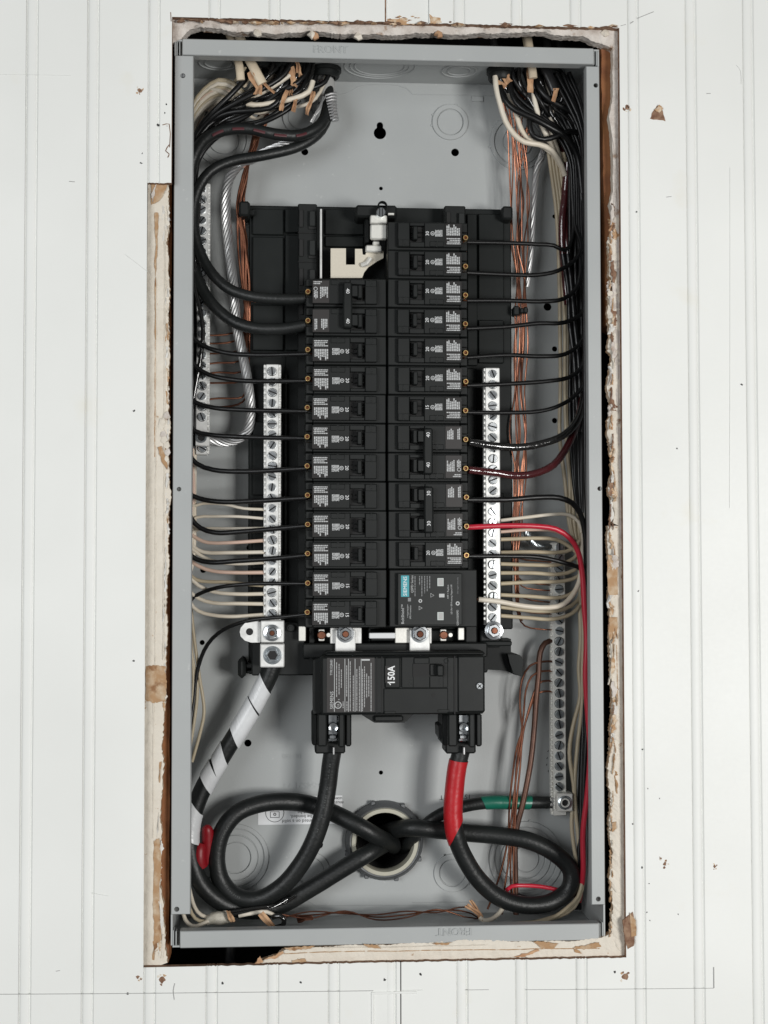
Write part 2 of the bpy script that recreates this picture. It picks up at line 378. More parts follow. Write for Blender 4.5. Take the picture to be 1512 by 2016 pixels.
slab('plaster_strip', [(1230, 40), (1233, 500), (1240, 1900)], jag([(1206, 84), (1206, 200), (1200, 230), (1205, 280), (1208, 370), (1201, 400), (1206, 430)], 16, 2.0, 4), YD0, YD1, [m_plaster, m_cream], wall, 17, .0006)
slab('plaster_strip', [(1232, 420), (1233, 1040)], jag([(1203, 430), (1200, 470), (1199, 540), (1206, 570), (1197, 580), (1199, 640), (1195, 690), (1205, 700), (1199, 740), (1196, 770), (1200, 810), (1196, 850), (1204, 900), (1199, 960), (1207, 1000), (1206, 1030)], 19, 5.0, 3), YD0, YD1, [m_cream, m_fibre], wall, 20, .0014)
slab('plaster_strip', [(1233, 1035), (1240, 1900)], jag([(1196, 1035), (1198, 1080), (1200, 1160), (1201, 1260), (1203, 1330), (1206, 1400), (1202, 1440), (1198, 1510), (1201, 1600), (1203, 1700), (1204, 1780), (1205, 1850)], 23, 4.8, 3), YD0, YD1, [m_cream, m_fibre], wall, 24, .0010)
slab('wall_stud', [(1214, 60), (1216, 650)], jag([(1183, 84), (1191, 500), (1193, 640)], 26, 1.5, 14), .009, .04, [m_wood, m_wood], wall, 27, .0004, 2)
slab('wall_stud', [(305, 360), (300, 1900)], jag([(338, 360), (336, 800), (334, 1200), (334, 1500), (332, 1895)], 28, 1.2, 14), .009, .04, [m_wood, m_wood], wall, 29, .0004, 2)
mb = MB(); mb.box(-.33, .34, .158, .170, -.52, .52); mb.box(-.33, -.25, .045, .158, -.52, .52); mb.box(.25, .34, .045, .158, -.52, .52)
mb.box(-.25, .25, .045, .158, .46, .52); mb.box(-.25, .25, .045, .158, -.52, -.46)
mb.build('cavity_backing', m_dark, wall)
# brown paper patches, chips and torn flakes on the strips
def flake(pts, y, th, m_, name='torn_flake', seed=0, parent=None):
    r = random.Random(seed); mb = MB(); dense = []
    for (a, b), (c_, d_) in zip(pts, pts[1:]+pts[:1]):
        fine = th < .00075; k_ = max(1, min(9 if fine else 5, int(math.hypot(c_-a, d_-b)/(3 if fine else 5)))); jt = 1.15 if fine else .8
        dense += [(a+(c_-a)*i/k_+(r.uniform(-jt, jt) if i else 0), b+(d_-b)*i/k_+(r.uniform(-jt, jt) if i else 0)) for i in range(k_)]
    pts = dense
    q = [U(a+r.uniform(-.8, .8), b+r.uniform(-.8, .8), y+r.uniform(-1, 1)*th*.3) for a, b in pts]; n = len(q)
    c = sum(q, Vector())/n+Vector((0, -th*(r.uniform(.2, .9) if th > .00075 else .1), 0))
    mb.add(q+[c]+[Vector((p.x, y+th, p.z)) for p in q], [(i, (i+1) % n, n) for i in range(n)]+[(i, (i+1) % n, n+1+(i+1) % n, n+1+i) for i in range(n)], 0)
    return mb.build(name, m_, parent or wall)
flake([(287, 1311), (305, 1310), (326, 1312), (328, 1345), (324, 1381), (300, 1384), (286, 1378)], YD0-.0007, .0004, m_tan, 'paper_patch', 1)
flake([(303, 1655), (314, 1650), (318, 1700), (312, 1780), (318, 1850), (303, 1860), (301, 1760)], YD0-.0006, .0004, m_tan, 'paper_patch', 2)
flake([(297, 361), (330, 362), (323, 380), (311, 398), (298, 403)], YD0-.0009, .0006, m_tan, 'paper_patch', 3)
flake([(308, 362), (301, 398), (297, 382)], YD0-.0016, .0006, m_plaster, 'torn_flake', 4)
flake([(304, 418), (311, 418), (311, 470), (306, 545), (304, 520), (307, 470)], YD0-.0007, .0004, m_tan, 'paper_patch', 5)
flake([(305, 545), (306.5, 548), (306.5, 670), (305, 668)], YD0-.0007, .0004, m_tan, 'paper_patch', 6)
for k in range(8):
    x = 318+RND.uniform(-5, 12); y = 810+k*13+RND.uniform(-4, 4)
    flake([(x, y), (x+7, y-3), (x+11, y+6), (x+5, y+13), (x-2, y+8)], YD0-.001, .0014, m_cream if k % 3 else m_plaster, 'torn_flake', 30+k)
flake([(310, 880), (318, 878), (328, 905), (330, 925), (321, 915)], YD0-.001, .0008, m_tan, 'torn_flake', 44)
m_chalk = mat('white_chalk', (.74, .72, .68), .9, noise=(150, (.60, .57, .52), .4, .7), bump=(300, .9, .0015))
def sliver(x, y, w_, h_, th, mm, seed, lean=0, name='torn_flake', y0=None):
    r = random.Random(seed); n = r.randint(5, 9); pts = []
    for i in range(n+1): pts.append((x+lean*i/n+r.uniform(0, .35)*w_, y+h_*i/n))
    for i in range(n, -1, -1): pts.append((x+lean*i/n+w_*(.45+.55*r.random()*math.sin(math.pi*(i+.4)/(n+.8))), y+h_*i/n+r.uniform(-1, 1)))
    return flake(pts, (YD0 if y0 is None else y0), th, mm, name, seed)
rr = random.Random(61)
y = 405
while y < 1890:
    e = 331 if y < 1000 else 331-(y-1000)*.02
    h_ = rr.uniform(8, 34)
    if not (455 < y < 540 or 1385 < y < 1640): sliver(e-rr.uniform(2, 7), y, rr.uniform(4, 9), h_, rr.uniform(.0005, .002), rr.choice([m_chalk, m_chalk, m_cream, m_fibre]), int(2000+y), rr.uniform(-3, 3), y0=YD0+rr.uniform(-.0004, .001))
    y += h_*rr.uniform(.6, 1.8)
for (y0_, y1_, x_, mm) in [(545, 1310, 306.5, m_cream), (1384, 1650, 304, m_cream), (420, 1300, 323, m_cream), (660, 900, 305.2, m_fibre)]:
    mb = MB(); f = noise1(int(y0_)); n = int((y1_-y0_)/9)
    mb.tube([U(x_-(yy-900)*.004+f(i*.5)*.7, yy, YD0) for i, yy in [(i, y0_+(y1_-y0_)*i/n) for i in range(n+1)]], .0006, 6); mb.build('paint_ridge', mm, wall)
for pts_, mm in [([(560, 1877), (700, 1873), (860, 1871), (1000, 1869), (1180, 1867)], m_tan), ([(640, 1866), (800, 1864), (960, 1860)], m_cream), ([(1216, 620), (1217, 900), (1219, 1030)], m_cream), ([(1214, 1270), (1216, 1380)], m_tan)]:
    mb = MB(); f = noise1(int(pts_[0][0])); q = ppath(pts_, YD0, .004); mb.tube([p+Vector((0, 0, f(i*.4)*.0004)) for i, p in enumerate(q)], .0004, 5); mb.build('paint_ridge', mm, wall)
for k, (x, y, w_, h_) in enumerate([(312, 1780, 14, 60), (300, 1845, 12, 45), (318, 1840, 10, 50), (310, 1600, 5, 50), (314, 1500, 6, 40), (318, 405, 10, 30), (322, 440, 9, 34)]): sliver(x, y, w_, h_, .0016, [m_chalk, m_tan, m_cream][k % 3] if k < 5 else m_chalk, 2600+k, -3)
# right hand torn wallboard: layered ragged flakes
rr = random.Random(77)
y = 395
while y < 1560:
    x = 1197+(y-400)*.006+rr.uniform(-4, 5); w_ = rr.uniform(8, 19); h_ = rr.uniform(10, 46)
    mm = rr.choice([m_fibre, m_chalk, m_cream, m_tan, m_chalk, m_kraft, m_plaster, m_mdf])
    if 1170 < y < 1330 or 1440 < y: w_ *= .55; mm = rr.choice([m_tan, m_fibre, m_cream])
    sliver(x, y, w_, h_, rr.uniform(.0008, .0030), mm, int(3000+y), rr.uniform(-6, 6), y0=YD0+rr.uniform(-.0018, .0016))
    if rr.random() < .4: sliver(x+rr.uniform(-2, 8), y+rr.uniform(-5, 10), w_*.4, h_*.7, .0018, rr.choice([m_mdf, m_fibre, m_tan]), int(3500+y), rr.uniform(-5, 5), y0=YD0-.001)
    y += h_*rr.uniform(.45, .9)
y = 1570
while y < 1830:
    sliver(1201+rr.uniform(-2, 3), y, rr.uniform(3, 6), rr.uniform(6, 20), .0016, rr.choice([m_tan, m_fibre, m_cream]), int(3900+y), rr.uniform(-2, 2)); y += rr.uniform(10, 26)
flake([(1197, 1093), (1216, 1095), (1217, 1171), (1199, 1172), (1195, 1130)], YD0-.0012, .001, m_tan, 'paper_patch', 71)
flake([(1200, 1215), (1216, 1216), (1215, 1248), (1200, 1262), (1197, 1240)], YD0-.0012, .001, m_tan, 'paper_patch', 72)
flake([(1205, 1620), (1213, 1618), (1214, 1632), (1206, 1638)], YD0-.0012, .0006, m_tan, 'paper_patch', 73)
flake([(1226, 1812), (1246, 1795), (1252, 1830), (1247, 1862), (1236, 1868), (1230, 1850)], YW-.0007, .002, m_mdf, 'torn_flake', 74)
flake([(1240, 1797), (1252, 1812), (1253, 1842), (1243, 1845)], YW-.0016, .001, m_tan, 'torn_flake', 75)
for k, (pts, mm) in enumerate([([(1050, 1853), (1065, 1866), (1090, 1868), (1100, 1858), (1070, 1854)], m_tan), ([(1130, 1865), (1146, 1862), (1180, 1855), (1184, 1864), (1150, 1870)], m_tan), ([(1128, 1866), (1142, 1872), (1146, 1877), (1134, 1876)], m_tan),
        ([(1012, 1884), (1060, 1869), (1062, 1872), (1030, 1884)], m_kraft), ([(574, 1891), (600, 1887), (603, 1894), (576, 1897)], m_tan), ([(500, 1898), (512, 1882), (518, 1893), (510, 1898)], m_kraft), ([(520, 1888), (545, 1880), (556, 1872), (560, 1877), (540, 1888)], m_kraft), ([(715, 1858), (745, 1861), (750, 1868), (725, 1866)], m_tan), ([(560, 1866), (620, 1862), (610, 1868), (570, 1871)], m_tan), ([(850, 1858), (890, 1855), (880, 1861)], m_tan)]):
    flake(pts, YD0-.0010, .0006, mm, 'torn_flake', 100+k)
# torn lip along the top cut: fuzzy fibre
rr = random.Random(5)
for k in range(46):
    x = rr.uniform(345, 1218); y = 39+(x-336)*.0135+rr.uniform(-2, 3); l = rr.uniform(6, 34)
    flake([(x, y), (x+l*.4, y-rr.uniform(1, 4)), (x+l, y+rr.uniform(-1, 1)), (x+l*.5, y+rr.uniform(1, 3.5))], YW-.0002, .003, m_mdf if k % 3 else m_fibre, 'torn_fibre', 200+k)
for k, (x, y) in enumerate([(505, 63), (540, 40), (612, 66), (618, 68), (704, 70), (862, 65), (1190, 62)]):
    flake([(x-7, y+2), (x, y-6), (x+8, y-2), (x+10, y+6), (x+1, y+9)], YD0-.001, .003, m_kraft if k % 2 else m_cream, 'torn_flake', 300+k)
flake([(763, 38), (800, 35), (842, 38), (840, 45), (800, 48), (764, 47)], YP-.0006, .0006, m_fibre, 'torn_fibre', 330)
for k in range(12):
    x = 765+k*6+rr.uniform(-2, 2); y = 37+rr.uniform(-7, 8)
    flake([(x, y), (x+5, y-1.2), (x+9, y+.4), (x+4, y+1.6)], YP-.0009, .0004, m_tan if k % 2 else m_mdf, 'torn_fibre', 340+k)
flake([(845, 28), (852, 33), (868, 36), (870, 45), (847, 46)], YW-.0004, .0006, m_fibre, 'torn_fibre', 360)
# holes, gouges and scratches in the paint
def gouge(x, y, r, seed, label=None, m_=None, lobes=8):
    q = random.Random(seed); n = lobes
    pts = [(x+r*math.cos(a)*q.uniform(.55, 1.15), y+r*math.sin(a)*q.uniform(.55, 1.15)) for a in [2*math.pi*i/n for i in range(n)]]
    return flake(pts, YW-.0002, .0006, m_ or m_mdf, 'gouge', seed)
for k, (x, y, r) in enumerate([(275, 178, 7), (1235, 211, 8), (1296, 222, 14), (271, 1924, 7), (319, 1929, 10), (1231, 1924, 10), (1309, 1701, 7), (1407, 1706, 5), (1301, 1690, 3)]):
    q = random.Random(900+k)
    if k in (2,):
        flake([(1280, 234), (1286, 218), (1294, 208), (1303, 210), (1306, 225), (1311, 238)], YW-.0003, .0008, m_mdf, 'gouge', 900+k)
        flake([(1288, 216), (1298, 205), (1306, 214), (1298, 222)], YW-.0016, .0010, m_fibre, 'torn_fibre', 930)
    else:
        gouge(x, y, r*.72, 900+k)
        for j in range(4):
            a = q.uniform(0, 6.3); gouge(x+r*math.cos(a), y+r*math.sin(a), r*.32, 950+k*9+j, m_=q.choice([m_fibre, m_mdf, m_cream]), lobes=5)
    if k < 2: gouge(x, y, r*.35, 980+k, m_=m_deep)
for k, (x, y, r) in enumerate([(278, 321, 2.6), (311, 246, 2.8), (264, 809, 2.6), (263, 1301, 3), (251, 1956, 3), (438, 1935, 3), (592, 1934, 3), (757, 1928, 2.8), (828, 1918, 3), (1211, 1913, 3), (1253, 417, 2.3), (1333, 883, 2), (1257, 1164, 2.3), (1460, 757, 2.2), (1265, 1475, 1.8), (1246, 1622, 2), (1264, 1708, 2.4), (1274, 1796, 1.8), (1335, 1800, 1.6), (1276, 1552, 1.3), (1299, 1572, 1.3), (1278, 1740, 1.5), (1280, 1812, 1.3), (280, 302, 1.5), (327, 205, 1.6), (325, 222, 1.8), (329, 248, 1.5)]):
    gouge(x, y, r, 1000+k, m_=m_ink, lobes=6)
def scratch(pts, wpx, m_, name='pencil_line'):
    mb = MB(); P = [U(x, y, YW-.00025) for x, y in pts]
    mb.tube(spline(P, .02) if len(P) > 2 else P, wpx*K/2, 4); return mb.build(name, m_, wall)
m_pen = mat('pencil_grey', (.42, .42, .41), .7); m_pen2 = mat('faint_scratch', (.70, .71, .685), .7)
scratch([(-200, 1958.5), (240, 1956), (700, 1951), (735, 1950.5)], 1.3, m_pen); scratch([(790, 1950), (832, 1949)], 1.1, m_pen2)
scratch([(916, 1949), (962, 1948.5)], 1.1, m_pen); scratch([(1035, 1948.5), (1200, 1947.5), (1405, 1945.5)], 1.1, m_pen); scratch([(1405, 1904), (1405.5, 1945)], 2.2, m_pen, 'scratch')
scratch([(344, 1936), (341, 1950), (343, 1968)], 1.6, m_pen, 'scratch'); scratch([(1437, 330), (1437, 700), (1436, 1000)], .5, m_pen2, 'scratch')
scratch([(1450, 128), (1458, 140), (1459, 165)], 1.0, m_pen2, 'scratch'); scratch([(136, 357), (147, 358)], 1.5, m_pen, 'scratch'); scratch([(1391, 184), (1399, 184)], 1.5, m_pen, 'scratch'); scratch([(1312, 388), (1322, 387)], 1.3, m_pen, 'scratch')
scratch([(1255, 36), (1272, 29), (1287, 23)], 1.4, m_pen, 'scratch'); scratch([(1241, 46), (1247, 42)], 1.8, m_pen, 'scratch'); scratch([(1222, 51), (1232, 48)], 1.2, m_pen, 'scratch'); scratch([(320, 246), (333, 244), (334, 290)], 1.6, m_mdf, 'scratch'); scratch([(333, 285), (326, 297), (333, 303), (330, 310)], 1.8, m_mdf, 'scratch'); scratch([(336, 24), (337, 42)], 1.4, m_mdf, 'scratch')
scratch([(180, 1758), (213, 1764)], 1.0, m_pen2, 'scratch'); scratch([(110, 1912), (118, 1911)], 1.2, m_pen, 'scratch'); scratch([(-50, 147), (60, 147), (140, 149)], .6, m_pen2, 'scratch'); scratch([(245, 500), (291, 535)], .6, m_pen2, 'scratch')
# ------------------------------------------------------------------ the grey enclosure
W2 = .182; H2 = .3804; D = .092; T = .0014
box = thing('panel_enclosure', 'open grey steel electrical enclosure recessed in the white wall, flanges folded inward', 'electrical panel', (0, 0, -H2))
def sheet_with_holes(outline, holes, y, mb, m=0, wall_to=None):
    pts = []; edges = []
    for poly in [outline]+holes:
        b = len(pts); n = len(poly); pts += [Vector(p) for p in poly]; edges += [(b+i, b+(i+1) % n) for i in range(n)]
    r = geometry.delaunay_2d_cdt(pts, edges, [], 0, 1e-6)
    vs, fs = r[0], r[2]
    def inside(p, poly):
        c = False; n = len(poly)
        for i in range(n):
            a, b = poly[i], poly[i-1]
            if (a[1] > p[1]) != (b[1] > p[1]) and p[0] < (b[0]-a[0])*(p[1]-a[1])/(b[1]-a[1])+a[0]: c = not c
        return c
    keep = []
    for f in fs:
        cx = sum(vs[i][0] for i in f)/len(f); cz = sum(vs[i][1] for i in f)/len(f)
        if inside((cx, cz), outline) and not any(inside((cx, cz), h) for h in holes): keep.append(tuple(f))
    mb.add([(v[0], y, v[1]) for v in vs], keep, m)
    if wall_to is not None:
        for h in holes:
            n = len(h); mb.add([(p[0], y, p[1]) for p in h]+[(p[0], wall_to, p[1]) for p in h], [(i, (i+1) % n, n+(i+1) % n, n+i) for i in range(n)], m)
def circ(px, py, r, Y, n=16):
    c = U(px, py, Y); return [(c.x+r*K*1.07*math.cos(2*math.pi*i/n), c.z+r*K*1.07*math.sin(2*math.pi*i/n)) for i in range(n)]
c1 = U(748, 262, D)
key = [(c1.x+12.5*K*1.07*math.cos(a), c1.z+12.5*K*1.07*math.sin(a)) for a in [math.radians(120+i*300/14) for i in range(15)]]
kx = key[-1][0]; key += [(c1.x+6.5*K*1.07*math.cos(a), c1.z+(16+6.5*math.sin(a))*K*1.07) for a in [math.radians(i*180/6) for i in range(7)]]
holes = [key]+[circ(*h, D) for h in [(896, 300, 8), (750, 371, 3.8), (750, 1521, 4.2), (488, 1463, 7), (628, 1663, 8), (1092, 426, 4.6), (1092, 687, 5.5), (1092, 828, 5.5), (600, 299, 7), (490, 1078, 5), (400, 1122, 6), (1078, 604, 8), (398, 1265, 5)]]
holes.append(circ(757, 1655, 60, D, 40))
mb = MB(); sheet_with_holes([(-W2, -H2), (W2, -H2), (W2, H2), (-W2, H2)], holes, D, mb, 0, D+.0016)
mb.build('back_panel', m_gray, box, smooth=False)
mb = MB(); mb.box(-W2, W2, .0002, D-.0003, H2-T, H2, 0); mb.build('top_panel', m_gray, box)
mb = MB(); mb.box(-W2+T, W2-T, .0002, D-.0003, -H2, -H2+T, 0); mb.build('bottom_panel', m_gray, box)
mb = MB(); mb.box(-W2, -W2+T, .0002, D-.0003, -H2+T+.0002, H2-T-.0002, 0); mb.build('side_panel', m_gray, box)
mb = MB(); mb.box(W2-T, W2, .0002, D-.0003, -H2+T+.0002, H2-T-.0002, 0); mb.build('side_panel', m_gray, box)
# flanges
def flange(mbf): 
    return mbf.build('flange', m_gray, box)
zt1, zt0 = H2, H2-.0134
mb = MB(); mb.box(-.1755, .1772, -.0012, .0004, zt0, H2+.0006, .0008); mb.box(-.1755, .1772, .0004, .010, zt0, zt0+.0011, 0)
mb.text('FRONT', U(650, 98, 0).x, U(650, 99, 0).z, -.0013, .0064, 0, 0, .0006); o_top = flange(mb)
mb = MB(); zb0 = -H2; zb1 = -H2+.0134
mb.box(-.1745, .1768, -.0012, .0004, zb0-.0006, zb1, .0008); mb.box(-.1745, .1768, .0004, .010, zb1-.0011, zb1, 0)
c = U(893, 1833, 0); mb.text('FRONT', c.x, c.z, -.0013, .0064, math.pi, 0, .0008); flange(mb)
def circ2(px, py, r, Y, n=14): return circ(px, py, r/1.07, Y, n)
xl = U(378, 950, 0).x
def flange_v(x0, x1, z0, z1, hs):
    mb = MB(); sheet_with_holes([(x0+.0006, z0+.0006), (x1-.0006, z0+.0006), (x1-.0006, z1-.0006), (x0+.0006, z1-.0006)], hs, -.0010, mb, 0, .0012)
    # soft folded border
    P = [(x0+.0006, z0+.0006), (x1-.0006, z0+.0006), (x1-.0006, z1-.0006), (x0+.0006, z1-.0006)]; Q = [(x0, z0), (x1, z0), (x1, z1), (x0, z1)]
    mb.add([(p[0], -.0010, p[1]) for p in P]+[(q[0], -.0002, q[1]) for q in Q]+[(q[0], .0014, q[1]) for q in Q], [(i, (i+1) % 4, 4+(i+1) % 4, 4+i) for i in range(4)]+[(4+i, 4+(i+1) % 4, 8+(i+1) % 4, 8+i) for i in range(4)])
    mb.box(min(x1, x0)+.0001 if x0 > 0 else x1-.0012, min(x1, x0)+.0012 if x0 > 0 else x1-.0001, .0015, .009, z0, z1)
    return mb
flange(flange_v(-W2, xl, U(360, 1800, 0).z, zt0-.0004, [circ2(360, 149, 5, -.001), circ2(352.5, 963, 4.6, -.001), circ2(348, 1790, 5, -.001)]))
flange(flange_v(U(1158.5, 950, 0).x, W2, U(1175, 1781, 0).z, U(1175, 131, 0).z, [circ2(1173, 168, 4.8, -.001), circ2(1180.5, 962, 4.6, -.001), circ2(1178, 1770, 5, -.001)]))
# slotted screw seen in the upper left flange hole
mb = MB(); c = U(360, 149, .001); mb.disc(c.x, c.z, .0017, .0006, .0022, 12); mb.box(c.x-.0002, c.x+.0002, .0003, .0006, c.z-.0016, c.z+.0016, 0, 1); mb.build('flange_screw', [m_grayd, m_deep], box)
# folded corner tabs
for sx in (-1, 1):
    for sz in (-1, 1):
        for k in range(2):
            mb = MB(); x = sx*(W2-.0020-k*.0022); mb.box(x-.00045, x+.00045, .0006+k*.0006, .012, sz*(H2-.0006), sz*(H2-.0138+k*.001), .0002)
            mb.build('corner_fold', m_gray, box)
# embossed step line of the back panel and knockouts
def ring_relief(mb, cx, cz, r, y, h=.0006, w_=.0006, n=40):
    mb.lathe(cx, cz, [(r-w_, y), (r-w_*.3, y-h), (r+w_*.3, y-h), (r+w_, y)], n)
def knockout(px, py, radii, tabs=2, ry=1.0):
    c = U(px, py, D); mb = MB()
    prev = 0
    for j, r in enumerate(radii):
        r *= K*1.07; h = .0008+.0009*((len(radii)-j) % 2)
        if j == 0: mb.disc(c.x, c.z, r-.0004, D-h, D-.0001, 36, 0, .0003)
        else: mb.lathe(c.x, c.z, [(prev+.0004, D-.0001), (prev+.0004, D-h+.0003), (prev+.0007, D-h), (r-.0007, D-h), (r-.0004, D-h+.0003), (r-.0004, D-.0001)], 40)
        prev = r
    for j in range(tabs):
        a = RND.uniform(0, 6.28); r = radii[-1]*K*1.07
        mb.box(c.x+r*math.cos(a)-.0012, c.x+r*math.cos(a)+.0012, D-.0009, D-.0001, c.z+r*math.sin(a)-.0010, c.z+r*math.sin(a)+.0010, .0004)
    return mb.build('knockout', m_gray, box)
knockout(886, 241, [26, 37], 3); knockout(1020, 280, [30, 48, 58], 3); knockout(440, 275, [30, 45, 56], 2); knockout(592, 230, [26, 37], 1)
knockout(463, 1688, [30, 44, 56, 66], 4); knockout(1035, 1690, [26, 38, 50, 62, 74], 4); knockout(891, 1718, [26, 38], 3); knockout(612, 1715, [26, 38], 3)
def line3(pts, Y, r=.0004): mb = MB(); mb.tube([U(x, y, Y) for x, y in pts], r, 6); mb.build('embossed_line', m_gray, box)
line3([(575, 184), (675, 186), (690, 180), (706, 171), (725, 167), (752, 166), (782, 168), (800, 174), (813, 186), (940, 188), (1120, 192)], D-.0001)
line3([(430, 1785), (760, 1782), (840, 1783)], D-.0001); line3([(600, 1770), (620, 1782)], D-.0001); line3([(812, 1777), (1010, 1775), (1130, 1772)], D-.0001)
mb = MB(); mb.pbox(928, 952, 189, 200, D-.0012, D-.0001, .0005); mb.build('embossed_tab', m_gray, box)
mb = MB()
for s_, x, y, h in [('00 00', 574, 1488, .0052), ('10-54521 71', 600, 1546, .0056)]:
    c = U(x, y, D); mb.text(s_, c.x, c.z, D-.0002, h, math.pi, 0, .0003)
mb.build('embossed_marks', m_gray, box)
mb = MB()
for s_, x, y, h in [('1ST', 917, 1568, .0042), ('T', 869, 1570, .0042)]:
    c = U(x, y, D); mb.text(s_, c.x, c.z, D-.0003, h, math.pi, 0)
for k, (x, y) in enumerate([(1078, 1478), (1076, 1492), (1075, 1505), (1078, 1518), (1082, 1528)]): c = U(x, y, D); mb.text('-', c.x, c.z, D-.0003, .005, .9+k*.2, 0)
mb.build('stamped_print', m_ink, box)
# top wall knockouts (on the underside of the top panel)
def top_ko(px, radii, yc=.045):
    c = U(px, 125, yc); mb = MB(); z = H2-T
    for j, r in enumerate(radii):
        vs = []
        n = 36
        for rr_, dz in ((r-.0008, -.00005), (r-.0003, -.0009), (r+.0003, -.0009), (r+.0008, -.00005)):
            vs += [(c.x+rr_*math.cos(2*math.pi*i/n), yc+rr_*math.sin(2*math.pi*i/n), z+dz) for i in range(n)]
        mb.add(vs, [(k*n+i, k*n+(i+1) % n, (k+1)*n+(i+1) % n, (k+1)*n+i) for k in range(3) for i in range(n)])
    return mb.build('knockout', m_gray, box)
top_ko(748, [.0225, .0265, .0315], .048); top_ko(904, [.0105, .0155], .056); top_ko(430, [.012, .017], .05)
# warning sticker, upside down on the back
mb = MB(); mb.pbox(508, 674, 1567, 1623, D-.0004, D-.0001, .0001, 0)
for s_, x, y, h in [('used as', 660, 1572, .0030), ('must be', 661, 1580, .0030), ('must be', 601, 1599, .0030), ('to be bonded,', 598, 1607, .0030), ('mounted on a solid', 592, 1616, .0030)]:
    c = U(x, y, D); mb.text(s_, c.x, c.z, D-.0006, h, math.pi, 1, 0)
c = U(541, 1600, D); mb.lathe(c.x, c.z, [(.0079, D-.0006), (.0084, D-.0006)], 32, 1)
c = U(541, 1603, D); 
for a, b, e, f in [(-.0042, .0042, -.0031, -.0026), (-.0042, .0042, .0020, .0025), (-.0042, -.0037, -.0026, .0020), (.0037, .0042, -.0026, .0020)]: mb.rect(c.x+a, c.x+b, c.z+e, c.z+f, D-.0006, 1)
mb.lathe(c.x, c.z, [(.0007, D-.0006), (.0014, D-.0006)], 12, 1)
mb.build('warning_sticker', [m_stick, m_ink], box)
# ------------------------------------------------------------------ black interior base with bus
base = thing('bus_base', 'black moulded plastic base carrying the bus bars and breaker rails behind the breakers', 'panel base', U(750, 1240, .06))
YB = .064
mb = MB(); mb.pbox(489, 1008, 408, 1240, YB, .088, .0012)
mb.pbox(489, 960, 1240, 1326, YB+.004, .088, .0012); mb.build('tray', m_blk2, base)
for px0, px1, py0, py1 in [(497, 558, 411, 462), (497, 558, 466, 585), (497, 558, 600, 690), (497, 558, 830, 975), (497, 558, 985, 1120), (497, 558, 1130, 1180), (561, 588, 411, 458), (561, 588, 462, 690), (561, 588, 700, 1230), (942, 992, 421, 474), (942, 992, 479, 590), (942, 992, 630, 715), (942, 992, 970, 1100), (920, 940, 421, 720), (920, 940, 725, 1220), (640, 716, 412, 462), (640, 716, 465, 486)]:
    mb = MB(); mb.pbox(px0, px1, py0, py1, YB-.0035, YB+.002, .0008); mb.build('base_plate', m_blk2, base)
mb = MB(); mb.pbox(470, 492, 395, 425, YB-.016, YB+.01, .002); mb.pbox(488, 502, 412, 424, YB-.008, YB, .001); mb.build('mounting_ear', m_blk, base)
mb = MB(); mb.pbox(988, 1010, 405, 432, YB-.016, YB+.01, .002); mb.build('mounting_ear', m_blk, base)
# hook rails
def hook_rail(x0, x1, top, bot, flip):
    mb = MB(); mb.pbox(x0, x1, top, bot, YB-.022, YB, .001); o = mb.build('hook_rail', m_blk, base)
    n = int((bot-top)/57.5)
    for k in range(n):
        y = top+12+k*57.5
        if k > 3 and flip == 0: break
        mb = MB(); xm = (x0+x1)/2
        mb.pbox(x0+3, x0+11, y, y+34, YB-.0235, YB-.0222, .0003, 1); mb.pbox(x1-15, x1-3, y+2, y+32, YB-.026, YB-.0221, .0006, 0); mb.pbox(x1-17, x1-2, y+32, y+38, YB-.0235, YB-.0222, .0003, 1)
        mb.pbox(x0+1, x1-1, y+44, y+46, YB-.0232, YB-.0222, .0002, 1)
        h = mb.build('hook', [m_blkg, m_deep], o)
hook_rail(586, 624, 401, 1236, 0); hook_rail(876, 918, 405, 1236, 0)
mb = MB(); mb.pbox(630, 634, 411, 548, .030, .055, .0004); mb.build('bus_edge', m_alu, base)
mb = MB(); mb.pbox(700, 782, 403, 428, YB-.028, YB, .002); mb.pbox(718, 728, 425, 478, YB-.020, YB, .001); mb.build('terminal_block', m_blk, base)
mb = MB(); mb.pprism([(651, 489), (681, 489), (681, 521), (699, 521), (699, 490), (713, 490), (714, 501), (719, 502), (722, 494), (755, 494), (755, 508), (740, 516), (725, 526), (717, 536), (713, 547), (651, 547)], .040, .043); mb.build('bus_plate', m_bus, base)
mb = MB(); mb.pbox(729, 762, 423, 440, .030, .036, .001); mb.pbox(729, 762, 441, 471, .026, .030, .0012); mb.pbox(734, 748, 474, 482, .034, .04, .001); mb.pbox(720, 752, 482, 496, .034, .040, .0012); mb.pbox(764, 776, 419, 423, .03, .033, .0003); mb.build('bus_strap', m_plate, base)
c = U(720, 516, .039); mb = MB(); mb.tube([U(712, 522, .0385), U(722, 519, .037), U(729, 509, .0385)], .0022, 8); mb.build('bus_rivet', m_plate, base)
c = U(750, 418, .026); mb = MB(); mb.disc(c.x, c.z, .0042, .025, .034, 16, 0, .0006)
for a in (-.0012, .0012): mb.box(c.x+a-.0004, c.x+a+.0004, .0246, .0251, c.z-.0032, c.z+.0032, 0, 1)
mb.build('strap_screw', [m_zinc, m_deep], base)
c = U(753, 405, .03); mb = MB(); mb.lathe(c.x, c.z, [(.0028, .030), (.0036, .028), (.0044, .030), (.0044, .04)], 16); mb.build('wire_guide', m_blk, base)
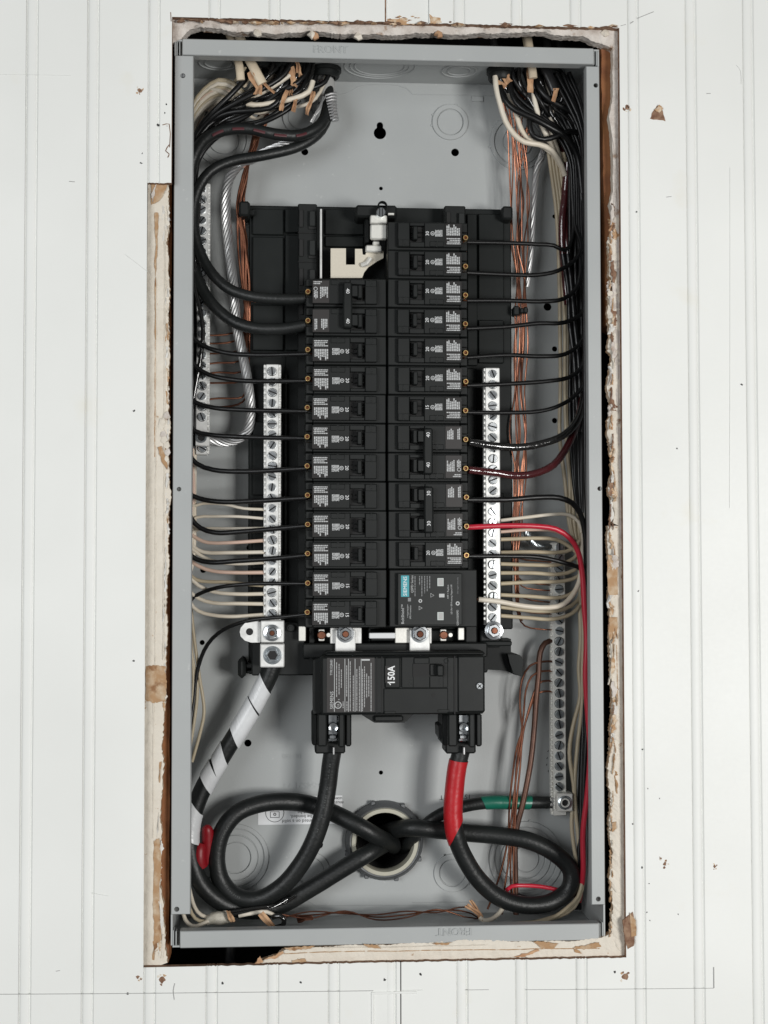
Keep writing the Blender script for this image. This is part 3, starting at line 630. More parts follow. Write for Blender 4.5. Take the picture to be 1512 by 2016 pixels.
# lower supports
mb = MB(); mb.pbox(468, 484, 1296, 1336, .05, .085, .003); mb.pbox(484, 520, 1306, 1316, .055, .085, .001); mb.pbox(484, 520, 1320, 1326, .055, .085, .001); mb.build('support_foot', m_blk, base)
mb = MB(); mb.pprism([(946, 1258), (1006, 1258), (1006, 1284), (1024, 1290), (1031, 1298), (1027, 1332), (1012, 1328), (996, 1320), (946, 1318)], .062, .085); mb.pprism([(1000, 1288), (1024, 1290), (1031, 1298), (1027, 1332), (1012, 1326), (1004, 1306)], .050, .0615); mb.pbox(950, 1008, 1262, 1272, .040, .05, .001); mb.build('support_foot', m_blk2, base)
mb = MB()
for x0, x1, y0, y1 in [(495, 620, 1225, 1330), (946, 985, 1240, 1275), (724, 730, 1236, 1264), (784, 792, 1236, 1268), (596, 612, 1230, 1300), (916, 940, 1230, 1300)]: mb.pbox(x0, x1, y0, y1, .046, .08, .0012)
mb.pbox(596, 960, 1266, 1295, .036, .08, .0012); mb.pbox(730, 784, 1256, 1262, .038, .05, .001)
mb.build('lower_bridge', m_blk, base)
mb = MB(); c = U(572, 1236, .042); mb.disc(c.x, c.z, .0036, .040, .05, 12, 0, .0008); mb.disc(c.x, c.z, .0015, .0385, .041, 8); mb.build('support_peg', m_blk, base)
for x0, x1, y0, y1 in [(588, 602, 1233, 1262), (650, 712, 1236, 1267), (805, 850, 1236, 1267), (778, 806, 1236, 1266), (902, 914, 1236, 1260)]:
    mb = MB(); mb.pbox(x0, x1, y0, y1, .0352, .0375, .0005); mb.build('bus_end', m_alu if x1-x0 > 30 else m_plate, base)
mb = MB(); mb.pbox(727, 778, 1246, 1257, .0352, .04, .0005); mb.build('bus_end', m_stick, base)
for x in (633, 873):
    mb = MB(); c = U(x, 1250, .036); mb.pbox(x-6, x+6, 1239, 1262, .034, .0365, .0006, 0); mb.disc(c.x, c.z, .0038, .032, .0345, 14, 1, .0008); mb.disc(c.x+.006, c.z, .0018, .0335, .036, 10, 0); mb.build('clamp_screw', [m_plate, m_copd], base)
# main lugs: plates with nuts between the bus and the main breaker
for x in (680, 826.5):
    mb = MB(); mb.pbox(x-20, x+20, 1240, 1296, .030, .0335, .0006); pl = mb.build('main_strap', m_alu, base)
    c = U(x, 1248, .028); mb = MB(); mb.lathe(c.x, c.z, [(.0030, .0290), (.0074, .0292), (.0078, .0300)], 28); mb.disc(c.x, c.z, .0060, .0245, .0295, 6, 0, .0006, .5); mb.build('nut', m_zinc, pl)
    mb = MB(); mb.disc(c.x, c.z, .0030, .0228, .0250, 14, 0, .0006); mb.build('stud_end', m_cop, pl)
# ------------------------------------------------------------------ breakers
YF = .012
zb_ = U(760, 1236.5, YF).z; PIT = (U(760, 546.7, YF).z-U(760, 1236.5, YF).z)/12
kx_ = (U(760, 800, YF)-U(660, 800, YF)).x/100         # metres per pixel at the breaker faces
XLc = U(681, 900, YF).x; XRc = U(844.5, 900, YF).x
def L(mb, u0, u1, v0, v1, y0, y1, ch=0, m=0): mb.box(u0*kx_, u1*kx_, y0, y1, v0*kx_, v1*kx_, ch, m)
HV = PIT/kx_/2
def print_block(mb, u0, u1, v0, v1, cols, seed, m=0, y=-.00015, ragged=True):
    """columns of fine print read upward: each column a few word-long dashes"""
    r = random.Random(seed); wd = (u1-u0)/cols
    for c in range(cols):
        v = v0; top = v1-(r.uniform(0, .35)*(v1-v0) if ragged else 0)
        while v < top:
            l = min(r.uniform(1.6, 6.5), top-v); mb.rect((u0+c*wd)*kx_, (u0+(c+.72)*wd)*kx_, v*kx_, (v+l)*kx_, y, m); v += l+.8
def line_block(mb, u0, u1, v0, v1, rows, seed, m=0, y=-.00015):
    r = random.Random(seed); h = (v1-v0)/rows
    for c in range(rows):
        u = u0+r.uniform(0, .3)*(u1-u0) if c else u0+r.uniform(0, 4)
        while u < u1:
            l = min(r.uniform(1.5, 5), u1-u); mb.rect(u*kx_, (u+l)*kx_, (v0+c*h)*kx_, (v0+(c+.6)*h)*kx_, y, m); u += l+.7
def body_mesh(poles=1):
    mb = MB()
    for p in range(poles):
        o = -p*2*HV
        def l(u0, u1, v0, v1, y0, y1, ch=0, m=0): L(mb, u0, u1, v0+o, v1+o, y0, y1, ch, m)
        l(-80, 64, -HV+.5, HV-.5, .0050, .050, .0007)                # shoulder body
        l(64, 80, -HV+.5, HV-.5, .0105, .050, .0007)                 # terminal end, lower
        l(64, 79, 9, HV-1.2, .0062, .012, .0006); l(64, 79, -HV+1.2, -13, .0062, .012, .0006)
        # raised face built round the toggle well
        l(-61, -37.5, -24, 24, 0, .0055, .0005); l(-8, 66, -24, 24, 0, .0055, .0005)
        l(-37.2, -8.3, 18, 24, .0001, .0055, .0004); l(-37.2, -8.3, -24, -14.5, .0001, .0055, .0004)
        l(-37.2, -8.3, -14.4, 17.9, .0047, .0056, 0, 1)              # well floor
        l(-60, -38.5, -23, -10, -.0004, .001, .0003); l(-60, -38.5, -8.5, -7.6, -.0002, .001, 0)
        l(2, 30, -23.3, -13, -.0006, .001, .0004)                    # small tab
    return mb.mesh('body', [m_blk, m_deep])
def toggle_mesh(poles):
    mb = MB()
    for p in range(poles):
        o = -p*2*HV
        L(mb, -31.5, -22.5, -11.5+o, 14.5+o, -.0045, .0046, .0007)
        if poles == 1:
            L(mb, -35, -14, -4+o, -2.2+o, .001, .0045, .0003); L(mb, -35, -14, 5+o, 6.8+o, .001, .0045, .0003)
    if poles == 2: L(mb, -11.5, 6.8, -2*HV-16, 17.5, -.0085, -.0010, .0014); L(mb, -22.4, -10.9, -9.5, 12, -.007, -.003, .0004); L(mb, -22.4, -10.9, -2*HV-9.5, -2*HV+12, -.007, -.003, .0004)
    return mb.mesh('toggle', m_blk)
def number_mesh(s_, poles, p=0):
    mb = MB()
    if poles == 1: mb.text(s_, -2.2*kx_, 2.8*kx_, -.0002, 6.6*kx_, math.pi/2)
    else: mb.text(s_, -2.4*kx_, (4-p*1.5)*kx_, -.0088, 7.2*kx_, math.pi/2)
    return mb.mesh('rating_number', m_printb, smooth=False)
def plate_mesh(poles, p=0):
    mb = MB(); L(mb, 33, 66, -19.5 if poles == 1 else -22, 23, -.0006, .001, .0002)
    return mb.mesh('label_plate', m_lab if poles == 1 else m_labg)
def print_mesh(poles, p=0):
    mb = MB(); Yp = -.00075
    if poles == 1:
        print_block(mb, 35.5, 63, -1, 21, 8, 3, 0, Yp); line_block(mb, 35, 63, -18.5, -5, 4, 4, 0, Yp)
        print_block(mb, 13, 28, -3, 10, 6, 5, 0, -.0002, False)
        mb.lathe(8*kx_, 3*kx_, [(3.0*kx_, -.0002), (4.2*kx_, -.0002)], 14); line_block(mb, 5.5, 10.5, 1.5, 4.5, 2, 8, 0, -.0002)
    elif p == 0:
        print_block(mb, 37, 50, -3, 20, 4, 6, 0, Yp); print_block(mb, 57, 63, -3, 20, 2, 7, 0, Yp)
    else:
        print_block(mb, 36, 52, -9, 14, 5, 8, 0, Yp); print_block(mb, 56, 64, 0, 15, 3, 9, 0, Yp); mb.lathe(60*kx_, -5*kx_, [(2.8*kx_, Yp), (4*kx_, Yp)], 14); line_block(mb, 47, 64, -20, -13, 2, 4, 0, Yp)
    return mb.mesh('fine_print', m_print, smooth=False)
def emboss_mesh(s_, u, v, y, h):
    mb = MB(); mb.text(s_, u*kx_, v*kx_, y, h*kx_, math.pi/2, 0, .0002)
    return mb.mesh('embossed_lettering', m_blkg)
EMB = [emboss_mesh('ON', 16, -18, -.0008, 5.5), emboss_mesh('OFF', -49, -17, -.0006, 5)]
def screw_mesh():
    mb = MB(); r = 5.6*kx_
    mb.lathe(0, 0, [(r*.52, .0030), (r*.52, .0004), (r*.62, 0), (r*.88, 0), (r, .0006), (r, .008)], 16, 0)
    mb.disc(0, 0, r*.52, .0026, .004, 4, 1)
    return mb.mesh('terminal_screw', [m_brass, m_copd])
SCR = screw_mesh()
KIT = {}
for poles, ratings in ((1, ('15', '20', '30')), (2, ('30', '40'))):
    kit = [(body_mesh(poles), 0), (toggle_mesh(poles), 0)]
    plate = plate_mesh(poles)
    for p in range(poles): kit += [(plate, p), (print_mesh(poles, p), p)]+[(e, p) for e in EMB]
    for q in ratings: KIT[poles, q] = kit+[(number_mesh(q, poles, p), p) for p in range(poles)]
def breaker(side, row, q, poles, label):
    """row counts slots up from the lowest one; a two pole unit hangs from its upper slot"""
    z = zb_+PIT*(row+.5); x = XLc if side == 'L' else XRc
    if side == 'L' and poles == 2: z -= PIT
    o = thing('two_pole_breaker' if poles == 2 else 'circuit_breaker', label, 'breaker', (x, YF, z), 'circuit breakers in the two columns')
    o.location = (x+RND.uniform(-.0003, .0003), YF+RND.uniform(-.0004, .0004), z+RND.uniform(-.00015, .00015))
    o.rotation_euler = (RND.uniform(-.010, .010), (math.pi if side == 'L' else 0)+RND.uniform(-.003, .003), RND.uniform(-.012, .012))
    for me, p in KIT[poles, q]:
        c = bpy.data.objects.new(me.name.split('.')[0], me); COL.objects.link(c); c.parent = o; c.location = (0, 0, -p*2*HV*kx_)
    for p in range(poles):
        c = bpy.data.objects.new('terminal_screw', SCR); COL.objects.link(c); c.parent = o; c.location = (75*kx_, .0045, -2*kx_-p*2*HV*kx_); c.rotation_euler = (0, RND.uniform(0, 3), 0)
    return o
ORD = ['first', 'second', 'third', 'fourth', 'fifth', 'sixth', 'seventh', 'eighth', 'ninth', 'tenth', 'eleventh', 'twelfth', 'thirteenth']
breaker('L', 11, '40', 2, 'black two pole 40 breaker with tie bar at the top of the left column')
for k in range(8):
    breaker('L', 9-k, '20', 1, ('black single 20 breaker directly under the tied 40 pair, left column', 'second single 20 breaker below the tied 40 pair, left column', 'third single 20 breaker below the tied 40 pair, left column', 'fourth single 20 breaker below the tied 40 pair, left column', 'fourth single 20 breaker above the two marked 15, left column', 'third single 20 breaker above the two marked 15, left column', 'second single 20 breaker above the two marked 15, left column', 'black single 20 breaker directly above the two marked 15, left column')[k])
breaker('L', 1, '15', 1, 'upper of the two black 15 breakers at the foot of the left column')
breaker('L', 0, '15', 1, 'black 15 breaker lowest in the left column, just above the main breaker')
breaker('R', 13, '30', 1, 'black single 30 breaker topmost in the right column')
for k, s_ in enumerate(['black single 20 breaker directly under the topmost 30, right column', 'second single 20 breaker under the topmost 30, right column', 'middle of the five single 20 breakers in the right column', 'second single 20 breaker above the single 15, right column', 'black single 20 breaker directly above the single 15, right column']): breaker('R', 12-k, '20', 1, s_)
breaker('R', 7, '15', 1, 'black single 15 breaker directly above the tied 40 pair, right column')
breaker('R', 6, '40', 2, 'black two pole 40 breaker with tie bar in the right column, glossy wires')
breaker('R', 4, '30', 2, 'black two pole 30 breaker with tie bar, red wire on its lower pole')
breaker('R', 2, '20', 1, 'black single 20 breaker between the tied 30 pair and the surge protector')
# surge protector
z0 = zb_+PIT; spd = thing('surge_protector', 'wide black surge protector with a teal logo and two pale square windows', 'surge protector', (XRc, YF, z0), 'circuit breakers in the two columns')
mb = MB(); mb.box(U(767, 1180, YF).x, U(941, 1180, YF).x, YF+.005, .052, zb_+.0004, zb_+2*PIT-.0004, .0009); mb.build('body', m_blk, spd)
mb = MB(); mb.pbox(783, 910, 1128.5, 1231, YF, YF+.006, .0006); mb.build('face', m_blkg, spd)
Ys = YF-.0002
mb = MB(); mb.pbox(789.5, 805.5, 1133, 1175, Ys, YF+.001, 0); tg = mb.build('logo_tag', m_teal, spd)
mb = MB(); c = U(797.8, 1154, YF); mb.text('SIEMENS', c.x, c.z, Ys-.0002, 7.2*kx_, math.pi/2, 0, 0); mb.build('logo_lettering', m_printb, tg)
mb = MB()
def tx(s_, px, py, h, m=0, sx=1.0): c = U(px, py, YF); mb.text(s_, c.x, c.z, Ys, h*kx_, math.pi/2, m, 0, 'CENTER', sx)
tx('BoltShield\u2122', 793, 1209, 5.4); tx('QSPD Series', 811.5, 1150, 4.6); tx('SPD Protection', 808, 1205, 3.0); tx('120 / 240V', 803, 1202, 3.0)
for k, (x, y0, y1) in enumerate([(817, 1134, 1174), (826, 1134, 1152), (830.5, 1134, 1174), (836, 1134, 1168), (841, 1134, 1164), (846, 1134, 1158), (802.5, 1190, 1216)]):
    r = random.Random(k); y = y0
    while y < y1:
        l = r.uniform(2, 7); a = U(x-.8, y, YF); b = U(x+.8, min(y+l, y1), YF); mb.rect(a.x, b.x, b.z, a.z, Ys, 1); y += l+1
tx('LED ON = SPD Protecting / Replace if OFF', 889, 1180, 3.2, 0, .72); tx('OFF = Replace', 882, 1165, 3.2, 0); tx('Use copper wire only', 901, 1153, 2.6, 1); tx('QSA1020SPD', 901, 1216, 3.8); 
for k, (x, y, r_) in enumerate([(827.5, 1183, 3.6), (901, 1188, 4.0)]): c = U(x, y, YF); mb.lathe(c.x, c.z, [(r_*.5*kx_, Ys), (r_*kx_, Ys)], 16, 0)
c = U(827, 1197, YF); mb.lathe(c.x, c.z, [(3.4*kx_, Ys), (4.6*kx_, Ys)], 3, 0, 2.1); c = U(850, 1172, YF); mb.lathe(c.x, c.z, [(3.8*kx_, Ys), (4.8*kx_, Ys)], 3, 0, 2.1)
a = U(864.5, 1169, YF); b = U(875, 1176, YF); mb.rect(a.x, b.x, b.z, a.z, Ys, 0)
a = U(803, 1177, YF); b = U(809, 1184, YF); mb.rect(a.x, b.x, b.z, a.z, Ys, 1)
mb.build('face_print', [m_print, m_printd], spd, smooth=False)
for y in (1146, 1213):
    mb = MB(); mb.pbox(861, 873.5, y-8, y+8, YF-.0006, YF+.001, .0002, 0); mb.pbox(863.5, 872, y-6, y+6, YF-.0008, YF, .0001, 1); mb.build('status_window', [m_ledw, m_sleeve], spd)
# ------------------------------------------------------------------ main breaker
YM = .004
mainb = thing('main_breaker', 'large black 150A main breaker with a printed label, below the two columns', 'main breaker', U(788, 1408, YM))
mb = MB(); mb.pbox(631, 955, 1291, 1407, YM, .06, .0022)
mb.pprism([(617, 1300), (634, 1294), (634, 1405), (617, 1405)], YM+.012, .06)
mb.pbox(640, 955, 1283, 1292, YM+.008, .05, .002)
mb.build('body', m_blk, mainb)
mb = MB(); mb.pbox(755.5, 882, 1355, 1405, YM-.0011, YM+.001, .0006); mb.pbox(790.5, 882, 1293, 1354, YM-.0012, YM+.001, .0006); mb.build('cover_plate', m_blk, mainb)
mb = MB(); mb.pbox(901, 954, 1291.5, 1402, YM-.0014, YM+.002, .0012); mb.build('cover_plate', m_blk, mainb)
mb = MB(); mb.pbox(894, 896.5, 1292, 1406, YM-.0007, YM+.001, 0); mb.pbox(751, 753, 1293, 1404, YM-.0003, YM+.001, 0); mb.pbox(741, 743, 1294, 1404, YM-.0003, YM+.001, 0); mb.build('seam', m_deep, mainb)
mb = MB(); mb.pbox(643.5, 737.5, 1295, 1402, YM-.0003, YM+.001, 0)
lb = mb.build('printed_label', m_labg, mainb)
Yl = YM-.00045
mb = MB()
def tm(s_, px, py, h, m=0, sx=1.0, bold=0): c = U(px, py, YM); mb.text(s_, c.x, c.z, Yl, h*kx_, math.pi/2, m, 0, 'CENTER', sx, bold)
tm('SIEMENS', 653.5, 1378.5, 6.6, 0, .98); tm('TYPE EQ8683', 652.5, 1314, 4.6, 0, .8)
for x in (658.3, 679, 686, 699, 711):
    a = U(x-.55, 1297, YM); b = U(x+.55, 1401, YM); mb.rect(a.x, b.x, b.z, a.z, Yl, 0)
c = U(665.5, 1388, YM); mb.lathe(c.x, c.z, [(5.4*kx_, Yl), (6.9*kx_, Yl)], 24, 0); tm('UL', 666, 1388, 4.6, 0, .8); tm('R', 667.5, 1377, 3.0)
for k, (x, y0, y1) in enumerate([(662.6, 1304, 1372), (667.5, 1307, 1368), (672, 1318, 1354), (675.5, 1381, 1395), (682.5, 1310, 1371), (683, 1381, 1400), (689.5, 1302, 1400), (695.5, 1330, 1400), (702.5, 1317, 1400), (707.5, 1312, 1400), (713.5, 1317, 1400), (717.5, 1312, 1392), (721.8, 1326, 1374), (726, 1331, 1371), (730.5, 1305, 1400)]):
    r = random.Random(40+k); y = y0
    while y < y1:
        l = r.uniform(2, 8); a = U(x-.85, y, YM); b = U(x+.85, min(y+l, y1), YM); mb.rect(a.x, b.x, b.z, a.z, Yl, 1); y += l+.9
a = U(712, 1297.5, YM); b = U(728, 1300.5, YM); mb.rect(a.x, b.x, b.z, a.z, Yl, 0)
mb.build('label_print', [m_print, mat('label_grey_print', (.36, .36, .36), .5)], lb, smooth=False)
mb = MB(); mb.pbox(757.5, 788.5, 1294, 1355, YM-.0017, YM+.001, .0010, 0); tgm = mb.build('rating_tag', m_blk, mainb)
mb = MB(); mb.pbox(758.5, 779, 1311, 1344, YM-.0020, YM-.001, 0, 0); mb.build('tag_label', m_lab, tgm)
mb = MB(); c = U(770.6, 1329, YM); mb.text('150A', c.x, c.z, YM-.0023, 13.5*kx_, math.pi/2, 0, 0, 'CENTER', .86, .02); f0 = c.z-14.6*kx_; mb.add([(c.x-5.6*kx_, YM-.0023, f0-.4*kx_), (c.x-5.6*kx_, YM-.0023, f0+2*kx_), (c.x-1.2*kx_, YM-.0023, f0-3.4*kx_), (c.x-2.6*kx_, YM-.0023, f0-4.6*kx_)], [(0, 1, 2, 3)], 0); mb.build('rating_lettering', m_printb, tgm)
mb = MB(); mb.pbox(813, 846, 1306, 1354, YM-.0016, YM+.001, .0005, 0); mb.pbox(846, 873, 1331, 1354, YM-.0018, YM+.001, .0005, 0); mb.pbox(813, 876, 1306.5, 1332, YM-.0019, YM, 0, 1); mb.build('toggle_frame', [m_blk, m_deep], mainb)
mb = MB(); mb.pbox(860, 874, 1309, 1332, YM-.010, YM, .0012); mb.pbox(846, 861, 1307, 1331, YM-.0035, YM, .0009); mb.pbox(814, 846, 1294, 1308, YM-.0022, YM, .001); mb.build('toggle', m_blk, mainb)
mb = MB()
c = U(809, 1343, YM); mb.text('ON', c.x, c.z, YM-.0014, 7*kx_, math.pi/2, 0, .0002); mb.build('embossed_lettering', m_blkg, mainb); mb = MB(); c = U(867, 1343, YM); mb.text('OFF', c.x, c.z, YM-.002, 6*kx_, math.pi/2, 0, .0002); mb.build('embossed_lettering', m_blkg, mainb); mb = MB(); c = U(878, 1301, YM); mb.lathe(c.x, c.z, [(3.6*kx_, YM-.0013), (4.6*kx_, YM-.0016), (5*kx_, YM-.0012)], 20)
mb.build('embossed_ring', m_blkg, mainb)
mb = MB(); c = U(853, 1369, YM); mb.disc(c.x, c.z, 3.6*kx_, YM-.0013, YM, 16); mb.build('trip_hole_shade', m_deep, mainb)  # dark disc on the cover, the hole's shade put in as colour
mb = MB(); mb.pbox(757, 779, 1400, 1405, YM-.0017, YM, .0003); mb.pbox(862, 884, 1397, 1402, YM-.0017, YM, .0003); mb.build('latch', m_blk, mainb)
mb = MB(); c = U(943.5, 1350, YM); mb.disc(c.x, c.z, 7*kx_, YM-.0032, YM, 20, 0, .0006); 
for a in (.7, .7+math.pi/2):
    d_ = Vector((math.cos(a), 0, math.sin(a)))*.0019; e_ = Vector((-math.sin(a), 0, math.cos(a)))*.0004; p = Vector((c.x, YM-.0034, c.z)); mb.add([p-d_-e_, p+d_-e_, p+d_+e_, p-d_+e_], [(0, 1, 2, 3)], 1)
mb.build('cover_screw', [m_zinc, m_deep], mainb)
mb = MB(); mb.pprism([(708, 1405), (816, 1405), (800, 1420), (796, 1423), (737, 1423), (732, 1420)], .024, .06); mb.pbox(737, 794, 1409, 1421, .020, .04, .0012); mb.build('bottom_tab', m_blk, mainb)
for x in (654, 911):
    s_ = 1 if x > 800 else -1
    mb = MB()
    for x0, x1, y1, yf in [(-40, -28, 1468, .022), (-29, -10, 1470, .010), (12, 25, 1472, .012), (26, 38, 1470, .018), (-34, 26, 1484, .032)]:
        mb.pbox(x+x0, x+x1, 1405, y1, yf, .06, .0014)
    if s_ > 0: mb.pprism([(x-48, 1430), (x-38, 1424), (x-38, 1466), (x-47, 1452)], .03, .06)
    lg = mb.build('lug_housing', m_blk, mainb)
    mb = MB(); mb.pbox(x-9, x+11, 1406, 1460, .024, .034, .001, 0); c = U(x+2, 1432, .02)
    mb.lathe(c.x, c.z, [(.0022, .022), (.0024, .0195), (.0038, .0190), (.0044, .021), (.0044, .026)], 18, 0); mb.pbox(x-7, x+9, 1446, 1456, .021, .03, .001, 0); mb.build('lug_clamp', m_zinc, lg)
    mb = MB(); mb.pbox(x+1, x+5, 1471, 1486, .024, .03, .0004, 0); mb.build('cable_strand', m_strand, lg)
# ------------------------------------------------------------------ terminal bars
def slot_screw(r, slot=.16):
    mb = MB(); n = 9; h = r*.5
    for sg in (1, -1):
        a0 = math.asin(slot)
        arc = [(r*math.cos(a0+(math.pi-2*a0)*i/n), sg*r*math.sin(a0+(math.pi-2*a0)*i/n)) for i in range(n+1)]
        top = [(x*.86, sg*max(r*slot, abs(z)*.86)) for x, z in arc]
        m_ = len(arc)
        mb.add([(x, -h, z) for x, z in top]+[(x, -h*.45, z) for x, z in arc]+[(x, h, z) for x, z in arc], [tuple(range(m_))]+[(i, (i+1) % m_, m_+(i+1) % m_, m_+i) for i in range(m_)]+[(m_+i, m_+(i+1) % m_, 2*m_+(i+1) % m_, 2*m_+i) for i in range(m_)], 0)
    mb.disc(0, 0, r*.98, -h*.1, h, 14, 1); mb.disc(0, 0, r*1.11, .00075, h, 16, 1)  # dark discs paint the slot shade and a dark outline round the head
    return mb
SS = slot_screw(.0037).mesh('bar_screw', [m_zinc, m_deep]); SSD = slot_screw(.0038).mesh('bar_screw', [m_zincd, m_deep])
def bar(name, label, x0, x1, py0, py1, yf, thick, n, s_first, s_pitch, scr, teeth, skip=(), mm=None):
    mm = mm or m_alu
    t = thing(name, label, 'terminal bar', U((x0+x1)/2, py1, yf))
    xa, xb = x0+(4 if teeth & 1 else 0), x1-(4 if teeth & 2 else 0)
    mb = MB(); mb.pbox(xa, xb, py0, py1, yf, yf+thick, .0007)
    # side teeth between the wire holes
    for side, (a, b) in enumerate(((x0, xa+.3), (xb-.3, x1))):
        if not (teeth & (1 << side)): continue
        k = 0
        mb.pbox(a, b, py0+2, py1-2, yf+.0042, yf+thick, 0)
        while py0+4+k*s_pitch/2 < py1-4:
            y = py0+4+k*s_pitch/2; mb.pbox(a, b, y-s_pitch*.15, y+s_pitch*.15, yf+.0006, yf+.0043, .0004); k += 1
    mb.build('bar', mm, t)
    for k in range(n):
        if k in skip: continue
        y = s_first+k*s_pitch; c = U((xa+xb)/2+RND.uniform(-.6, .6), y, yf-.001)
        o = bpy.data.objects.new('bar_screw', scr); o.location = (c.x, yf-RND.uniform(.0003, .0012), c.z); o.rotation_euler = (RND.uniform(-.06, .06), RND.uniform(0, 3.14), RND.uniform(-.06, .06)); link(o, t)
    return t
YN = .040
nbl = bar('neutral_bar', 'bright silver neutral bar left of the breakers, with a big lug at its foot', 519, 553, 717, 1228, YN, .010, 24, 731, 20.75, SS, 3)
mb = MB(); mb.pbox(513, 559.5, 1222, 1265, YN-.008, YN+.012, .0008); c = U(536, 1245, YN)
mb.build('lug_plate', m_alu, nbl)
mb = MB(); mb.lathe(c.x, c.z, [(.0035, YN-.0115), (.0072, YN-.0105), (.0074, YN-.0082)], 26, 0); mb.disc(c.x, c.z, .0052, YN-.0135, YN-.009, 6, 0, .0007, .2); mb.disc(c.x, c.z, .0024, YN-.0150, YN-.013, 12, 1, .0005); mb.build('lug_nut', [m_zinc, m_cop], nbl)
mb = MB(); mb.pprism([(509, 1265), (509, 1223), (494, 1223), (482, 1227), (474, 1236), (472, 1244), (474, 1253), (482, 1261), (494, 1265)], YN-.002, YN+.001); mb.pbox(509, 513, 1224, 1265, YN-.003, YN+.004, .0005)
c = U(491.5, 1243.5, YN); mb.disc(c.x, c.z, .0031, YN-.0023, YN, 18, 1); mb.build('lug_ear', [m_alu, m_deep], nbl)
mb = MB(); mb.pbox(512, 560, 1268, 1314, YN-.012, YN+.02, .0009, 0); bl = mb.build('cable_lug', m_alu, nbl)
mb = MB(); c = U(536.5, 1290, YN-.012); mb.lathe(c.x, c.z, [(.0080, YN-.0121), (.0078, YN-.0128), (.0060, YN-.0129), (.0058, YN-.0122)], 30, 1); mb.lathe(c.x, c.z, [(.0058, YN-.0121), (.0056, YN-.0134), (.0050, YN-.0134), (.0048, YN-.009)], 6, 0); mb.disc(c.x, c.z, .0058, YN-.0122, YN-.010, 24, 1); mb.disc(c.x, c.z, .0043, YN-.0124, YN-.010, 6, 2); mb.build('set_screw', [m_zinc, m_zincd, m_deep], bl)
nbr = bar('neutral_bar', 'bright silver neutral bar between the right column breakers and the copper bundle', 952, 985, 724, 1232, YN, .010, 24, 736, 20.85, SS, 1)
mb = MB(); mb.pbox(960, 986, 1226, 1258, YN+.001, YN+.004, .0006, 0); c = U(971.5, 1241, YN); mb.lathe(c.x, c.z, [(.0035, YN-.004), (.0080, YN-.003), (.0083, YN-.001), (.0083, YN+.003)], 28, 0); mb.disc(c.x, c.z, .0062, YN-.0065, YN-.0025, 6, 0, .0007, .3); mb.disc(c.x, c.z, .0030, YN-.0078, YN-.006, 12, 1, .0006); mb.build('lug_nut', [m_zinc, m_cop], nbr)
mb = MB(); mb.pbox(560, 566, 735, 1220, YB-.008, YB, .001); mb.build('bar_rail', m_blk, base)
YG = .070; YGL = .054
gbl = bar('ground_bar', 'silver ground bar at the upper left behind the black wires', 386, 413, 360, 895, YGL, .012, 26, 372, 20.4, SS, 2, skip=(23, 24))
mb = MB(); mb.pbox(384, 412, 850, 878, YGL-.007, YGL+.012, .0008, 0); c = U(396, 861, YGL-.007); mb.lathe(c.x, c.z, [(.0046, YGL-.0075), (.0050, YGL-.0082), (.0034, YGL-.0082), (.0030, YGL-.004)], 20, 1); mb.disc(c.x, c.z, .0032, YGL-.0072, YGL-.005, 14, 2); mb.build('cable_lug', [m_alu, m_zincd, m_deep], gbl)
gbr = bar('ground_bar', 'grey ground bar at the lower right with the green taped cable at its foot', 1084, 1114, 1068, 1606, YG, .012, 24, 1078, 20.5, SSD, 1, mm=m_plate)
mb = MB(); mb.pbox(1096, 1128, 1562, 1598, YG-.010, YG+.012, .0008, 0); c = U(1112, 1580, YG-.01); mb.lathe(c.x, c.z, [(.0062, YG-.0101), (.0062, YG-.0112), (.0048, YG-.0118), (.0044, YG-.0105)], 22, 1); mb.lathe(c.x, c.z, [(.0044, YG-.0102), (.0040, YG-.0125), (.0030, YG-.0125), (.0026, YG-.008)], 18, 0); mb.disc(c.x, c.z, .0030, YG-.0104, YG-.009, 14, 2); mb.build('cable_lug', [m_plate, m_zincd, m_deep], gbr)
# ------------------------------------------------------------------ wires
def wire(name, label, cat, pts, rpx, m_, group=None, Y=.05, sides=10, tip=None, step=.006):
    n = len(pts); wob = .9 if n < 30 else 0
    pts = [(p[0]+(RND.uniform(-wob, wob) if 0 < i < n-1 else 0), p[1]+(RND.uniform(-wob, wob)*1.2 if 0 < i < n-1 else 0))+tuple(p[2:]) for i, p in enumerate(pts)]
    P = ppath(pts, Y, step); mb = MB(); mb.tube(P, rpx*K*1.03, sides)
    o = tag(mb.build(name, m_), label, cat, group)
    if tip:                                     # bare copper end at the first point
        a, b = P[0], P[0]+(P[0]-P[1]).normalized()*tip
        mb = MB(); mb.tube([a, b], rpx*K*.5, 6); mb.build('bare_end', m_cop, o)
    return o
rw = random.Random(31)
YS = .0235
GL = 'black wires feeding the left column of breakers'
left_low = [
 ([(606, 697), (500, 698), (440, 693), (400, 680), (377, 663)], 4.6), ([(606, 750), (540, 751), (470, 748), (410, 738), (385, 722), (374, 703)], 4.6),
 ([(606, 810), (480, 808), (420, 803), (385, 793), (372, 778)], 4.6), ([(606, 863), (470, 861), (410, 856), (385, 848), (372, 830)], 4.6),
 ([(606, 922), (480, 928), (420, 925), (387, 912), (371, 890)], 5), ([(606, 980), (500, 986), (430, 987), (390, 981), (371, 968)], 5),
 ([(606, 1035), (480, 1046), (425, 1048), (395, 1040), (378, 1022), (370, 1000)], 5), ([(606, 1093), (540, 1100), (470, 1105), (415, 1106), (385, 1100), (371, 1086)], 5)]
tops = [(575, 138), (600, 150), (618, 158), (565, 182), (592, 190), (548, 200), (530, 160), (640, 160)]
